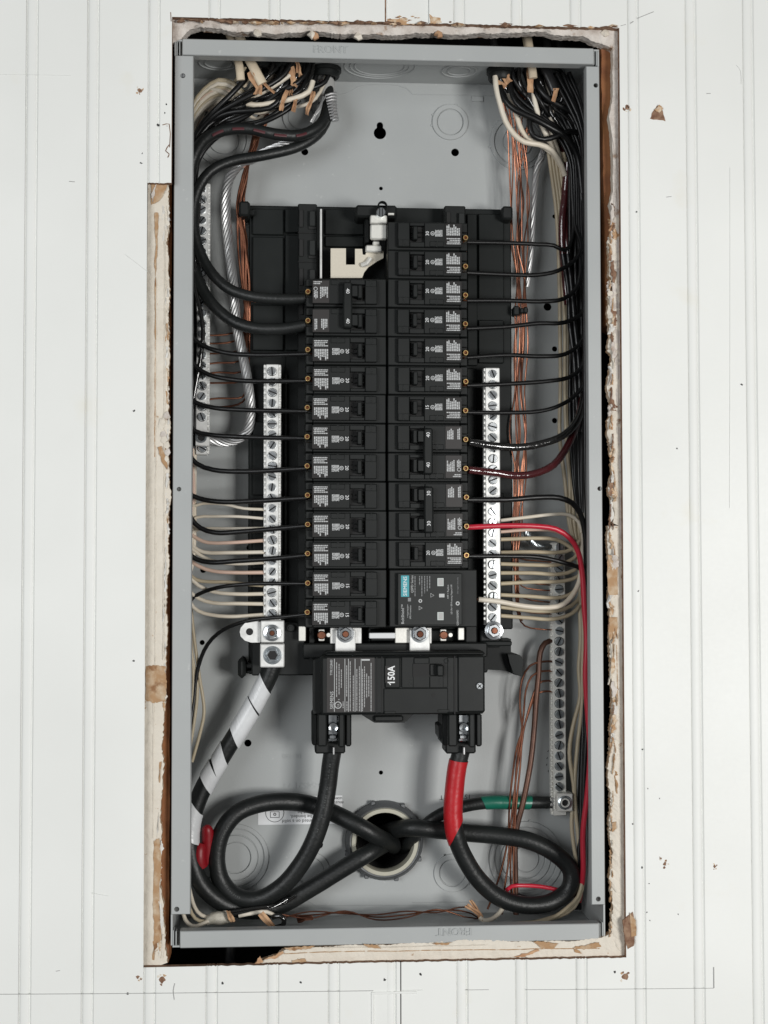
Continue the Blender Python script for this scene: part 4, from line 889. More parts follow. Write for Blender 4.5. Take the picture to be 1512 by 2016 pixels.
for k, (p, r) in enumerate(left_low):
    q = [(a, b, YS+.016*min(1, (606-a)/200)) for a, b in p]
    x0 = 368+rw.uniform(-4, 7); ym = p[-1][1]
    up = [(x0, ym-70, .045), (x0+rw.uniform(-3, 3), (ym+420)/2, .05), (x0+rw.uniform(-2, 4), 420, .048), (375+k*2, 330-k*4, .045), (398+k*3, 262-k*5, .042), (440+k*4, 226-k*2, .042), ((tops[k][0]+455)/2, 196-k*1.5, .046), (tops[k][0], tops[k][1], .052), (tops[k][0]+8, 105, .055)]
    wire('black_wire', f'black wire curving into the {ORD[k]} single 20 breaker below the left 40 pair', 'wire', q+up, r, m_pvc, GL, tip=.004)
wire('black_wire', 'thin black wire rising from below into the upper 15 breaker, left column', 'wire', [(607, 1149, YS), (550, 1149, .03), (490, 1149, .037), (430, 1156, .045), (392, 1170, .052), (372, 1186, .058), (366, 1230, .06)], 4.0, m_pvc, GL, tip=.004)
wire('black_wire', 'thin black wire looping up to the lowest 15 breaker of the left column', 'wire', [(607, 1209, YS), (560, 1215, .03), (490, 1222, .038), (440, 1240, .05), (408, 1268, .06), (390, 1312, .066), (382, 1380, .068), (372, 1450, .066), (368, 1520, .064)], 4.0, m_pvc, GL, tip=.004)
# the two thick cables of the left 40 breaker
wire('thick_cable', 'plain thick black cable sweeping from the grey sleeve, upper pole of left 40', 'cable', [(602, 588, .026), (560, 590, .028), (500, 585, .032), (450, 567, .038), (412, 532, .042), (388, 480, .044), (379, 428, .045), (387, 378, .045), (412, 340, .046), (455, 318, .048), (520, 305, .05), (590, 287, .055), (632, 258, .06), (648, 215, .065), (648, 170, .07)], 10.6, m_rub, 'thick cables of the left 40 breaker', sides=16)
big = wire('thick_cable', 'thick black cable with a dashed red stripe, lower pole of left 40', 'cable', [(602, 640, .026), (560, 648, .028), (500, 647, .032), (455, 630, .038), (412, 592, .044), (384, 535, .05), (374, 460, .052), (372, 380, .05), (380, 315, .045), (402, 276, .04), (440, 257, .038), (490, 254, .039), (540, 265, .042), (592, 266, .047), (632, 244, .053), (645, 205, .06), (645, 160, .066)], 11.6, m_rub, 'thick cables of the left 40 breaker', sides=16)
P = ppath([(402, 278, .0335), (440, 259, .0322), (490, 256, .0330), (540, 267, .0362), (592, 268, .0412), (628, 250, .048)], .04, .002)
mb = MB()
for k in range(4, len(P)-6, 9): mb.tube([p+Vector((0, -.0003, .0007)) for p in P[k:k+6]], .0013, 6, 0, True, .4)
mb.build('stripe', m_stripe, big)
# screws end: left white wires into the left neutral bar
GW = 'white wires of the left neutral bar'
lw = [([(521, 1003), (480, 1000), (440, 992), (400, 990), (374, 996)], 3.0, m_white), ([(521, 1021), (470, 1018), (420, 1017), (386, 1019), (371, 1034)], 3.0, m_white), ([(521, 1040), (440, 1040), (400, 1041), (381, 1047), (369, 1062)], 3.0, m_white),
 ([(521, 1064), (450, 1068), (410, 1068), (390, 1061), (374, 1046)], 3.7, m_pink), ([(521, 1087), (450, 1089), (402, 1087), (381, 1077), (370, 1058)], 3.9, m_white), ([(521, 1107), (470, 1110), (430, 1107), (402, 1097), (372, 1070)], 3.6, m_white),
 ([(521, 1127), (460, 1128), (420, 1125), (390, 1115), (370, 1097)], 3.9, m_pink), ([(521, 1153), (480, 1150), (450, 1146), (410, 1145), (386, 1140), (371, 1124)], 3.6, m_beige), ([(521, 1169), (470, 1169), (420, 1166), (390, 1153), (370, 1128)], 3.9, m_white),
 ([(521, 1189), (470, 1189), (420, 1187), (392, 1178), (370, 1158)], 3.9, m_white), ([(521, 1210), (450, 1214), (415, 1211), (390, 1202), (374, 1186)], 3.8, m_white)]
wtop = [(512, 172), (540, 178), (590, 180), (500, 196), (560, 205), (480, 182), (520, 215), (455, 168), (470, 200), (610, 195), (505, 228)]
cn = {m_white.name: 'white', m_pink.name: 'pinkish', m_beige.name: 'beige'}
for k, (p, r, m_) in enumerate(lw):
    q = [(a, b, YN+.004+.010*min(1, (521-a)/100)) for a, b in p]
    x0 = 373+rw.uniform(-3, 8); yt = p[-1][1]
    h = k/10
    up = [(x0, yt-60, .055), (x0+rw.uniform(-2, 3), yt-200, .058), (x0+4, 700+rw.uniform(-60, 60), .06), (x0+1, 520, .062), (x0-2, 330, .062), (376+3*h, 236+22*h, .058), (394+8*h, 190+26*h, .054), (430+6*h, 166+34*h, .052), (466+6*h, 178+32*h, .052), (wtop[k][0], wtop[k][1]+8, .054), (wtop[k][0]+30, wtop[k][1]-40, .058), (wtop[k][0]+36, 108, .06)]
    wire('white_wire' if m_ is not m_beige else 'beige_wire', f'{cn[m_.name]} wire at the left neutral bar, {ORD[k]} of eleven counted downward', 'wire', q+up, r, m_, GW, tip=.003)
for k, pts in enumerate([[(374, 1175), (381, 1250), (392, 1330), (402, 1400), (395, 1440), (378, 1500)], [(372, 1190), (378, 1290), (388, 1350), (380, 1430), (370, 1490)], [(370, 1160), (374, 1260), (380, 1340), (372, 1450)]]):
    wire('beige_wire', ['beige wire bowing out farthest beside the left flange below the breakers', 'middle beige wire running down close to the lower left flange', 'beige wire hugging the left flange below the neutral wires'][k], 'wire', pts, 3.4, m_beige, 'beige wires by the lower left flange', .068)
# glossy black and beige loose wires inside the left flange
wire('black_wire', 'glossy black wire hanging over the left ground bar beside the flange', 'wire', [(392, 400, .046), (386, 470, .046), (384, 560, .046), (392, 600, .044), (399, 650, .044), (396, 700, .044), (386, 760, .046), (373, 830, .05), (367, 900, .055)], 4.4, m_shiny, GL)
for k in range(9):
    x = 367+k*1.9; wire('black_wire', 'black wire in the dark vertical bundle hidden by the left flange', 'wire', [(x+26, 268-6*k, .05), (x+6, 330, .05+.003*(k % 3)), (x, 430, .05+.003*(k % 4)), (x+rw.uniform(-2, 5), 560, .055), (x+rw.uniform(-2, 5), 700, .056), (x+rw.uniform(-6, 1), 900, .058), (366, 1000, .06)], 4.4, m_pvc, 'black wires bundled behind the left flange')
# left copper bundle and braid
ys = [658, 674, 694, 714, 733, 752, 784, 800]
for k, y in enumerate(ys):
    a = rw.uniform(-6, 6); j = lambda s_=3: rw.uniform(-s_, s_)
    e = 455+j(8)+k*3
    wire('copper_wire', f'bare copper wire entering the left ground bar, {ORD[k]} of the eight from the top', 'wire', [(413, y+2, YGL+.005), (430, y+1, YGL+.006), (e, y-2+j(1.5), YGL+.009), (476+k*1.2, y-16, .064), (486+a*.7, y-70, .064), (490+j(5), 600, .064), (486+j(6), 540, .065), (480+j(8), 470, .064), (475+j(6), 410, .062), (486+j(7), 350, .061), (500+j(9), 290, .062), (514+j(10), 240, .064), (524+j(12), 200, .062)], 2.0, m_cop if k % 3 else m_copd, 'bare copper wires of the left ground bar', sides=8, step=.005)
for k in range(5):
    j = lambda s_=4: rw.uniform(-s_, s_)
    wire('copper_wire', 'bare copper wire in the twisted bundle left of the black base', 'wire', [(495+j(), 720, .07), (488+j(), 640, .064), (484+j(8), 560, .062), (476+j(8), 480, .06), (470+j(), 410, .058), (482+j(8), 345, .058), (500+j(9), 285, .06), (516+j(9), 240, .062), (530+j(12), 190, .06)], 2.1, m_cop, 'bare copper bundle left of the base', sides=8, step=.005)
def braid(name, label, pts, rpx, strands, pitch, m_, Y, cat='cable', rs=None, parent=None):
    P = ppath(pts, Y, .0018); mb = MB(); rr_ = rpx*K
    T_ = []; N = None; Ns = []; Bs = []
    for i in range(len(P)):
        t = (P[min(i+1, len(P)-1)]-P[max(i-1, 0)]).normalized()
        if N is None: N = Vector((0, -1, 0))
        N = (N-t*N.dot(t)).normalized(); Ns.append(N); Bs.append(t.cross(N))
    for s_ in range(strands):
        a0 = 2*math.pi*s_/strands; q = []; l = 0
        for i, p in enumerate(P):
            if i: l += (P[i]-P[i-1]).length
            a = a0+2*math.pi*l/pitch
            k = rr_*(rs[0]+(rs[1]-rs[0])*i/len(P) if rs else 1)
            q.append(p+Ns[i]*math.cos(a)*k+Bs[i]*math.sin(a)*k)
        mb.tube(q, rr_*math.pi/strands*.92, 6)
    mb.tube(P, rr_*.80, 8, 1)
    o = mb.build(name, [m_, m_zincd], parent); return tag(o, label, cat) if parent is None else o
braid('stranded_cable', 'bare stranded aluminium cable hanging down left of the copper bundle', [(620, 268, .062), (560, 285, .062), (505, 309, .06), (468, 328, .058), (448, 362, .056), (445, 420, .055), (452, 500, .055), (460, 570, .055), (466, 640, .055), (478, 700, .056), (489, 760, .057), (494, 815, .06), (487, 848, .061), (465, 866, .063), (438, 870, .064), (408, 866, .062)], 7.8, 8, .046, m_strand, .06)
braid('foil_shield', 'twisted silver foil drain wire hanging right of the copper bundle', [(1076, 280, .07), (1068, 305, .07), (1058, 330, .07), (1051, 400, .07), (1048, 470, .07), (1044, 520, .07), (1038, 565, .07)], 4.4, 5, .05, m_strand, .07, 'shield wire', (1.2, .45))
mb = MB()
for k in range(11):
    a = U(1067+rw.uniform(-4, 3), 306, .068); b = U(1072+rw.uniform(-12, 12), 280+rw.uniform(-6, 8), .066+rw.uniform(-.004, .004)); mb.tube([a, (a+b)/2+Vector((rw.uniform(-.001, .001), 0, 0)), b], .00035, 5)
tag(mb.build('frayed_strand', m_strand), 'frayed silver strands at the top of the foil drain wire', 'wire strands')
# right copper bundle
ends = [1107, 1152, 1163, 1186, 1209, 1240]
for k in range(9):
    j = lambda s_=5: rw.uniform(-s_, s_)
    x = 1008+k*3
    top = [(985+k*6+j(10), 190, .055), (1000+k*3+j(), 250, .058), (1006+k*3.6+j(), 320, .062)]
    mid = [(1010+k*3.6+j(8), 400, .064+j(.002)), (1006+k*3.6+j(7), 480, .064+j(.002)), (1016+k*2.6+j(5), 550, .062), (1016+k*2.4+j(2), 612, .060), (1013+k*2.6+j(5), 680, .062+j(.002)), (1010+k*3.2+j(6), 770, .062+j(.002)), (1010+k*3.7+j(8), 850, .062+j(.002)), (1012+k*2.6+j(6), 940, .062), (1010+k*2.2+j(5), 1020, .062)]
    if k < 6:
        y = ends[k]; low = [(1010+k*2, y-30, .064), (1024+k*2, y-8+j(2), .068), (1058, y-2, YG+.002), (1088, y, YG+.004)]
        lab = f'bare copper wire bending into the lower right ground bar, {ORD[k]} from the bar top'
    else:
        low = [(1010+k*1.4+j(3), 1090, .064), (1012+k+j(3), 1150, .066), (1010+k*1.5, 1200, .068), (1020+k, 1222, .072)]; lab = 'bare copper wire in the tall bundle right of the right neutral bar'
    wire('copper_wire', lab, 'wire', top+mid+low, 1.6, m_copd if k % 3 == 1 else m_cop, 'bare copper wires right of the right neutral bar', sides=8, step=.005)
mb = MB()
for x0, x1, y0, y1 in [(1011, 1023, 602, 620), (1024, 1032, 606, 616), (1031, 1040, 604, 616)]: mb.pbox(x0, x1, y0, y1, .054, .066, .001)
tag(mb.build('cable_tie', m_blk), 'small black cable tie round the right hand copper bundle', 'cable tie')
braid('stranded_cable', 'short stranded cable entering the top of the lower right ground bar', [(1092, 1078, .074), (1065, 1076, .07), (1048, 1070, .068), (1040, 1058, .066), (1036, 1040, .066)], 5.5, 8, .04, m_zincd, .07)
# lower copper
for k, (y, pts) in enumerate([(1302, [(1064, 1303), (1042, 1312), (1028, 1340), (1024, 1390), (1027, 1430), (1030, 1450), (1020, 1500), (1012, 1560), (1004, 1640), (1000, 1700), (992, 1760), (988, 1800)]), (1321, [(1064, 1323), (1046, 1332), (1036, 1360), (1032, 1400), (1026, 1450), (1018, 1500), (1014, 1560), (1010, 1630), (1006, 1700), (1008, 1790)]), (1341, [(1068, 1342), (1056, 1352), (1046, 1380), (1038, 1410), (1028, 1450), (1024, 1510), (1018, 1570), (1012, 1640), (1010, 1720), (1012, 1790)]), (1362, [(1070, 1362), (1056, 1366), (1044, 1395), (1032, 1430), (1018, 1470), (1008, 1530), (1004, 1580), (1000, 1650), (990, 1700), (975, 1750), (960, 1790)])]):
    wire('copper_wire', f'bare copper wire looping down from the lower right ground bar, {ORD[k]} of four', 'wire', [(1090, y, YG+.004)]+[(a, b, .066) for a, b in pts], 2.2, m_cop if k % 2 else m_copd, 'copper wires looping below the right ground bar', sides=8)
wire('copper_wire', 'thickest dull copper wire dropping from the lower right ground bar to the box floor', 'wire', [(1090, 1261, YG+.004), (1074, 1266, .07), (1064, 1284, .068), (1060, 1330, .066), (1056, 1380, .066), (1052, 1430, .066), (1044, 1500, .066), (1030, 1580, .066), (1015, 1640, .068), (1014, 1720, .07), (1016, 1800, .072)], 5.8, m_brown, None, sides=12)
for k in range(3):
    wire('copper_wire', 'bare copper wire lying along the floor of the grey enclosure', 'wire', [(552, 1808-k*4, .05), (610, 1794+k*7, .055), (680, 1799-k*3, .06), (740, 1800+k*5, .062-k*.004), (800, 1794+k*6, .062), (860, 1796-k*3, .064), (915, 1786+k*9, .066), (940, 1800+k*5, .07), (950, 1825, .074)], 1.5, m_cop if k == 1 else m_copd, 'copper wires on the enclosure floor', sides=8)
# right black wires
GR = 'black wires feeding the right column of breakers'
rl = [('topmost 30', [(919, 477), (1000, 478), (1060, 480), (1090, 484), (1112, 494)], 4.2), ('first single 20', [(919, 537), (1000, 540), (1060, 541), (1100, 533), (1130, 514), (1144, 488)], 4.4), ('second single 20', [(919, 592), (1000, 592), (1070, 594), (1110, 588), (1133, 570), (1143, 540)], 4.4), ('third single 20', [(919, 647), (1000, 642), (1060, 637), (1110, 634), (1143, 620), (1152, 590)], 4.4), ('fourth single 20', [(919, 704), (1000, 700), (1060, 702), (1110, 698), (1140, 680), (1152, 645)], 4.4), ('fifth single 20', [(919, 759), (1000, 755), (1080, 750), (1120, 742), (1144, 726), (1153, 690)], 4.4), ('single 15', [(919, 812), (1000, 812), (1060, 810), (1095, 801), (1130, 780), (1151, 750)], 4.2)]
rt = [(985, 150), (1000, 160), (1075, 165), (1062, 140), (992, 176), (1080, 150), (1010, 170)]
for k, (nm, p, r) in enumerate(rl):
    q = [(a, b, YS+.026*min(1, (a-919)/210)) for a, b in p]; ym = p[-1][1]
    xr = 1128+k*4.2
    up = [(xr, min(ym-45, 440), .055), (xr-2, 380-k*6, .055), (xr-8, 310-k*4, .052), (xr-40, 258-k*7, .05), ((rt[k][0]+xr-50)/2, 226-k*5, .05), (rt[k][0]+10, rt[k][1]+30, .052), (rt[k][0], rt[k][1]-10, .055), (rt[k][0], 112, .056)]
    if k == 0: up[0] = (1126, 470, .055)
    wire('black_wire', f'black wire leaving the {nm} breaker of the right column', 'wire', q+up, r, m_pvc, GR, tip=.004)
def ramp(pts, y0, y1): n = len(pts)-1; return [(a, b, y0+(y1-y0)*i/n) for i, (a, b) in enumerate(pts)]
wire('thick_wire', 'thick glossy black wire sweeping up from the upper pole of the right 40', 'wire', ramp([(922, 870), (962, 876), (1020, 881), (1070, 873), (1110, 857), (1136, 828), (1149, 788), (1153, 700)], YS, .06)+[(1150, 560, .06), (1146, 440, .058)], 7.6, m_shiny, 'glossy wires of the right 40 breaker', sides=14)
wire('thick_wire', 'thick glossy maroon wire sweeping up from the lower pole of the right 40', 'wire', ramp([(922, 925), (970, 930), (1020, 936), (1060, 930), (1090, 915), (1110, 890), (1126, 858), (1140, 818), (1147, 760)], YS, .064)+[(1140, 640, .07), (1122, 520, .068), (1112, 440, .066), (1112, 380, .064), (1118, 320, .06)], 7.6, m_maroon, 'glossy wires of the right 40 breaker', sides=14)
wire('black_wire', 'black wire turning down from the upper pole of the right 30 pair', 'wire', ramp([(920, 984), (1000, 983), (1060, 980), (1100, 980), (1126, 989), (1142, 1010), (1152, 1050), (1155, 1120)], YS, .050)+[(1158, 1250, .05), (1156, 1400, .052), (1150, 1550, .055), (1148, 1700, .058)], 5.6, m_pvc, GR, tip=.004)
wire('red_wire', 'bright red wire turning down from the lower pole of the right 30 pair', 'wire', ramp([(919, 1038), (1000, 1036), (1060, 1036), (1095, 1042), (1121, 1058), (1138, 1085), (1147, 1130), (1150, 1200)], YS, .040)+[(1155, 1260, .042), (1152, 1330, .044), (1156, 1400, .046), (1162, 1480, .048), (1156, 1560, .052), (1147, 1640, .055), (1148, 1720, .058), (1140, 1775, .066)], 5.4, m_redw, None, tip=.003)
wire('red_wire', 'short red wire crossing the floor of the box inside the lower right loop', 'wire', [(998, 1752, .06), (1008, 1744, .064), (1030, 1743, .066), (1065, 1746, .066), (1100, 1752, .066), (1128, 1762, .066)], 4.2, m_redw)
wire('black_wire', 'black wire crossing the neutrals from the 20 breaker above the surge protector', 'wire', ramp([(919, 1095), (1000, 1094), (1060, 1097), (1106, 1106), (1146, 1122), (1154, 1150)], YS, .045), 4.6, m_pvc, GR, tip=.004)
# vertical bundle on the right
for k in range(14):
    j = lambda s_=3: rw.uniform(-s_, s_)
    x = 1120+k*2.8
    wire('black_wire', 'black wire in the dense vertical bundle beside the right flange', 'wire', [(1000+(k % 5)*18+j(6), 140, .056), (1020+(k % 5)*16, 190, .054), (1085+(k % 4)*8, 236+j(8), .052+.002*(k % 3)), (x-2, 300+j(14), .056), (x+2, 400, .058+.004*(k % 4)), (x+2+j(), 540, .062+.004*(k % 4)), (x+5+j(), 680, .066), (x+6+j(), 820, .068), (x+8+j(), 960, .07), (1152+j(), 1100, .072), (1148+j(), 1250, .070), (1150+j(), 1400, .066+.004*(k % 3)), (1146+j(), 1560, .066+.004*(k % 3)), (1142+j(4), 1700, .066), (1136+j(6), 1790, .07)], 4.3, m_pvc, 'black wires bundled beside the right flange')
for k in range(6):
    j = lambda s_=3: rw.uniform(-s_, s_)
    wire('black_wire', 'black wire hugging the inner edge of the right flange', 'wire', [(1090+k*6, 150+j(8), .04), (1118+k*5, 200+j(8), .036), (1142+k*2.5, 260+j(8), .036), (1150+k*2.2, 340, .034), (1151+k*2.2+j(), 480, .032), (1150+k*2.4+j(), 640, .032), (1151+k*2.2+j(), 800, .034), (1154+k*2+j(), 940, .038), (1158+k, 1080, .045), (1160, 1200, .05)], 4.3, m_pvc, 'black wires along the inner edge of the right flange')
wire('thick_wire', 'dark maroon wire coming down beside the upper right black bundle', 'wire', [(1080, 250, .07), (1106, 300, .066), (1112, 370, .064), (1108, 430, .064), (1107, 480, .066), (1112, 540, .068), (1118, 600, .07)], 8, m_maroon, None, sides=12)
for k in range(2):
    wire('grey_wire', ['pale striped grey wire weaving through the right black bundle', 'second greyish wire weaving beside the right black bundle'][k], 'wire', [(1108+k*10, 500, .06), (1118+k*8, 570, .06), (1122+k*9, 640, .06), (1130+k*8, 700, .06), (1134+k*8, 770, .062), (1140+k*6, 850, .064)], 5, m_sheath if 0 else m_bsheath, 'greyish wires in the right bundle')
# beige wires right
GB = 'beige wires running down the right side'
for k in range(6):
    j = lambda s_=2.5: rw.uniform(-s_, s_)
    x = 1103+k*8
    wire('beige_wire', f'beige wire running down the right side, {ORD[k]} of six counted from the left', 'wire', [(1080+k*6, 300, .06), (1096+k*6, 420, .068), (1102+k*6, 560, .072), (x+j(), 640, .073), (x+j(), 760, .073), (x+2+j(), 860, .073), (x+9+j(), 950, .072), (x+16-k*2+j(), 1030, .07), (1140+k*2, 1110, .064), (1143+k*1.5, 1190, .062)], 4.0, m_beige, GB)
for k, pts in enumerate([[(1141, 1180), (1143, 1260), (1139, 1320), (1143, 1370), (1128, 1430), (1122, 1480), (1130, 1560), (1126, 1620), (1138, 1720)], [(1147, 1180), (1146, 1290), (1144, 1400), (1136, 1470), (1132, 1560), (1140, 1660), (1146, 1740)]]):
    wire('beige_wire', ['beige wire curving beside the lower right ground bar', 'beige wire farther right along the lower right ground bar'][k], 'wire', [(a, b, .066) for a, b in pts], 4.2, m_beige, GB)
# right neutral wires
GN = 'white wires of the right neutral bar'
rn = [([(985, 1025), (1040, 1018), (1090, 1013), (1120, 1013), (1138, 1026), (1147, 1060), (1150, 1110)], m_white, 3.6), ([(985, 1047), (1050, 1043), (1090, 1045), (1122, 1060), (1141, 1085), (1147, 1120)], m_pink, 3.4), ([(985, 1062), (1060, 1060), (1095, 1063), (1120, 1075), (1138, 1092), (1146, 1115)], m_beige, 4), ([(985, 1088), (1050, 1087), (1100, 1088), (1127, 1081), (1142, 1062), (1148, 1030)], m_beige, 4), ([(985, 1110), (1050, 1113), (1100, 1111), (1130, 1099), (1145, 1078)], m_beige, 4), ([(985, 1128), (1050, 1129), (1100, 1131), (1130, 1122), (1146, 1102)], m_beige, 4), ([(985, 1149), (1050, 1146), (1110, 1144), (1138, 1135), (1149, 1115)], m_beige, 4), ([(985, 1171), (1040, 1173), (1105, 1175), (1132, 1164), (1148, 1138)], m_beige, 4), ([(985, 1195), (1060, 1204), (1108, 1201), (1138, 1182), (1150, 1150)], m_beige, 4), ([(985, 1212), (1040, 1216), (1090, 1218), (1125, 1208), (1143, 1190), (1152, 1150)], m_beige, 4)]
for k, (p, m_, r) in enumerate(rn):
    q = [(a, b, YN+.004+.020*min(1, (a-985)/160)) for a, b in p]
    wire('beige_wire' if m_ is m_beige else 'white_wire', f'{cn[m_.name]} wire at the right neutral bar, {ORD[k]} of ten counted downward', 'wire', q, r, m_, GN, tip=.003)
wire('white_wire', 'thick white wire from the surge protector curving up across the right neutral wires', 'wire', [(942, 1180, .03), (980, 1184, .031), (1030, 1193, .034), (1080, 1197, .038), (1110, 1189, .042), (1135, 1160, .046), (1146, 1122, .05), (1149, 1050, .055)], 5.2, m_white, None, tip=.002)
# ------------------------------------------------------------------ heavy service cables
def sleeve(path, s0, s1, r, m_, name, parent, tilt0=0, tilt1=0, wrinkle=.0):
    """tape sleeve round part of a path, ends cut at a slant"""
    L_ = [0]
    for i in range(1, len(path)): L_.append(L_[-1]+(path[i]-path[i-1]).length)
    def at(s_):
        s_ = max(0, min(s_, L_[-1])); i = 0
        while i < len(L_)-2 and L_[i+1] < s_: i += 1
        k = (s_-L_[i])/max(1e-9, L_[i+1]-L_[i]); return path[i].lerp(path[i+1], k), (path[i+1]-path[i]).normalized()
    n, sd = 40, 24; mb = MB(); V = []
    rr_ = random.Random(3)
    for i in range(n+1):
        for k in range(sd):
            a = 2*math.pi*k/sd; q = i/n
            s_ = s0+(s1-s0)*q+math.sin(a)*(tilt0*(1-q)+tilt1*q)
            p, t = at(s_); N = Vector((0, -1, 0)); N = (N-t*N.dot(t)).normalized(); B = t.cross(N)
            V.append(p+(N*math.cos(a)+B*math.sin(a))*(r+rr_.uniform(0, wrinkle)))
    mb.add(V, [(i*sd+k, i*sd+(k+1) % sd, (i+1)*sd+(k+1) % sd, (i+1)*sd+k) for i in range(n) for k in range(sd)])
    return mb.build(name, m_, parent)
def helix_tape(path, r, m_, name, parent, s0, pitch, width, turns, ph=0):
    L_ = [0]
    for i in range(1, len(path)): L_.append(L_[-1]+(path[i]-path[i-1]).length)
    def at(s_):
        s_ = max(0, min(s_, L_[-1])); i = 0
        while i < len(L_)-2 and L_[i+1] < s_: i += 1
        k = (s_-L_[i])/max(1e-9, L_[i+1]-L_[i]); return path[i].lerp(path[i+1], k), (path[i+1]-path[i]).normalized()
    mb = MB(); V = []; n = int(turns*28); wv = 5
    for i in range(n+1):
        a = ph+2*math.pi*i/28
        for j in range(wv+1):
            p, t = at(s0+pitch*i/28+width*j/wv); N = Vector((0, -1, 0)); N = (N-t*N.dot(t)).normalized(); B = t.cross(N)
            V.append(p+(N*math.cos(a)+B*math.sin(a))*(r*(1+.012*(1-j/wv))))
    mb.add(V, [(i*(wv+1)+j, i*(wv+1)+j+1, (i+1)*(wv+1)+j+1, (i+1)*(wv+1)+j) for i in range(n) for j in range(wv)])
    return mb.build(name, m_, parent)
m_cprint = mat('worn_grey_cable_print', (.060, .064, .063), .6)
def cable(label, pts, rpx, m_, sides=24, marks=()):
    P = ppath(pts, .05, .004); mb = MB(); f = noise1(int(pts[2][0])); n = len(P)
    mb.tube(P, [rpx*K*1.03*(1+.018*f(i*.22)) for i in range(n)], sides); o = tag(mb.build('service_cable', m_), label, 'cable', 'heavy cables from the floor conduit')
    r = random.Random(n); mb = MB()
    for a0, a1, off in marks:                    # worn dashes of print along the cable
        i = int(a0*n)
        while i < a1*n:
            t = (P[i+1]-P[i]).normalized(); N = Vector((0, -1, 0)); N = (N-t*N.dot(t)).normalized(); B = t.cross(N)
            if r.random() < .75:
                an = off; rad = rpx*K*1.03*1.02+.0002
                for q in range(2):
                    c0 = P[i]+t*(q*.0018); hw = .10*r.uniform(.5, 1)
                    mb.add([c0+(N*math.cos(an-hw)+B*math.sin(an-hw))*rad, c0+t*.0009+(N*math.cos(an-hw)+B*math.sin(an-hw))*rad, c0+t*.0009+(N*math.cos(an+hw)+B*math.sin(an+hw))*rad, c0+(N*math.cos(an+hw)+B*math.sin(an+hw))*rad], [(0, 1, 2, 3)])
            i += 1
    if marks: mb.build('cable_print', m_cprint, o)
    return o, P
RC = 17.5
o, P = cable('heavy black cable spirally wrapped in white tape from the left neutral lug', [(538, 1306, .045), (530, 1330, .046), (516, 1358, .048), (492, 1402, .05), (462, 1450, .052), (432, 1498, .054), (402, 1548, .055), (382, 1598, .055), (374, 1650, .055), (380, 1700, .055), (400, 1745, .055), (440, 1778, .058), (490, 1792, .062), (545, 1785, .066), (610, 1750, .067), (680, 1707, .068), (730, 1677, .071), (757, 1662, .092), (768, 1655, .14)], RC, m_rub)
for k, (a_, b_, dr) in enumerate([(.0185, .0398, .0006), (.0412, .0730, .0009), (.0895, .1052, .0006), (.1066, .1215, .0009), (.1420, .1715, .0006)]):
    sleeve(P, a_, b_, RC*K*1.03+dr, m_wtape, 'white_tape', o, -.0062+.0012*math.sin(k*2.3), -.0062+.0014*math.cos(k*1.7), .00022)
mb = MB()
for dx in (-4, 3, 8): mb.tube([U(535+dx, 1313, .04), U(534+dx, 1320, .041)], .0011, 6)
mb.build('cable_strand', m_strand, o)
o, P = cable('heavy black cable from the left main lug making a wide loop above the sticker', [(655, 1478, .04), (650, 1510, .042), (646, 1545, .044), (636, 1600, .045), (618, 1655, .047), (590, 1705, .05), (555, 1745, .053), (510, 1770, .056), (465, 1765, .058), (436, 1735, .06), (426, 1690, .06), (436, 1640, .06), (465, 1602, .062), (510, 1583, .066), (560, 1578, .07), (615, 1585, .074), (670, 1607, .068), (715, 1631, .065), (746, 1649, .071), (770, 1661, .092), (780, 1668, .14)], RC, m_rub, marks=((.02, .16, .1), (.36, .52, .25)))
o, P = cable('heavy black cable from the right main lug with a red taped top section', [(908, 1478, .04), (900, 1510, .041), (895, 1550, .042), (892, 1600, .043), (897, 1645, .044), (915, 1690, .047), (945, 1735, .05), (985, 1768, .054), (1035, 1782, .058), (1085, 1776, .061), (1120, 1750, .062), (1124, 1715, .062), (1095, 1682, .062), (1040, 1655, .063), (980, 1645, .066), (920, 1640, .068), (860, 1634, .069), (812, 1630, .070), (780, 1633, .084), (758, 1640, .11), (748, 1643, .15)], RC, m_rub, marks=((.30, .48, -.3),))
sleeve(P, .0085, .0715, RC*K*1.03+.0006, m_red, 'red_tape', o, .001, .010, .00012)
o, P = cable('medium black ground cable with a green taped section into the lower right bar', [(1092, 1580, .078), (1060, 1580, .074), (1010, 1580, .072), (960, 1580, .072), (910, 1588, .073), (870, 1602, .073), (840, 1622, .073), (816, 1646, .080), (800, 1664, .10), (790, 1676, .15)], 12.5, m_rub)
sleeve(P, .0235, .066, 12.5*K*1.03+.0006, m_green, 'green_tape', o, -.001, .002, .00012)
mb = MB()
for dy in (-8, -2, 5): mb.tube([U(1086, 1580+dy, .07), U(1096, 1580+dy, .072)], .0011, 6)
mb.build('cable_strand', m_strand, o)
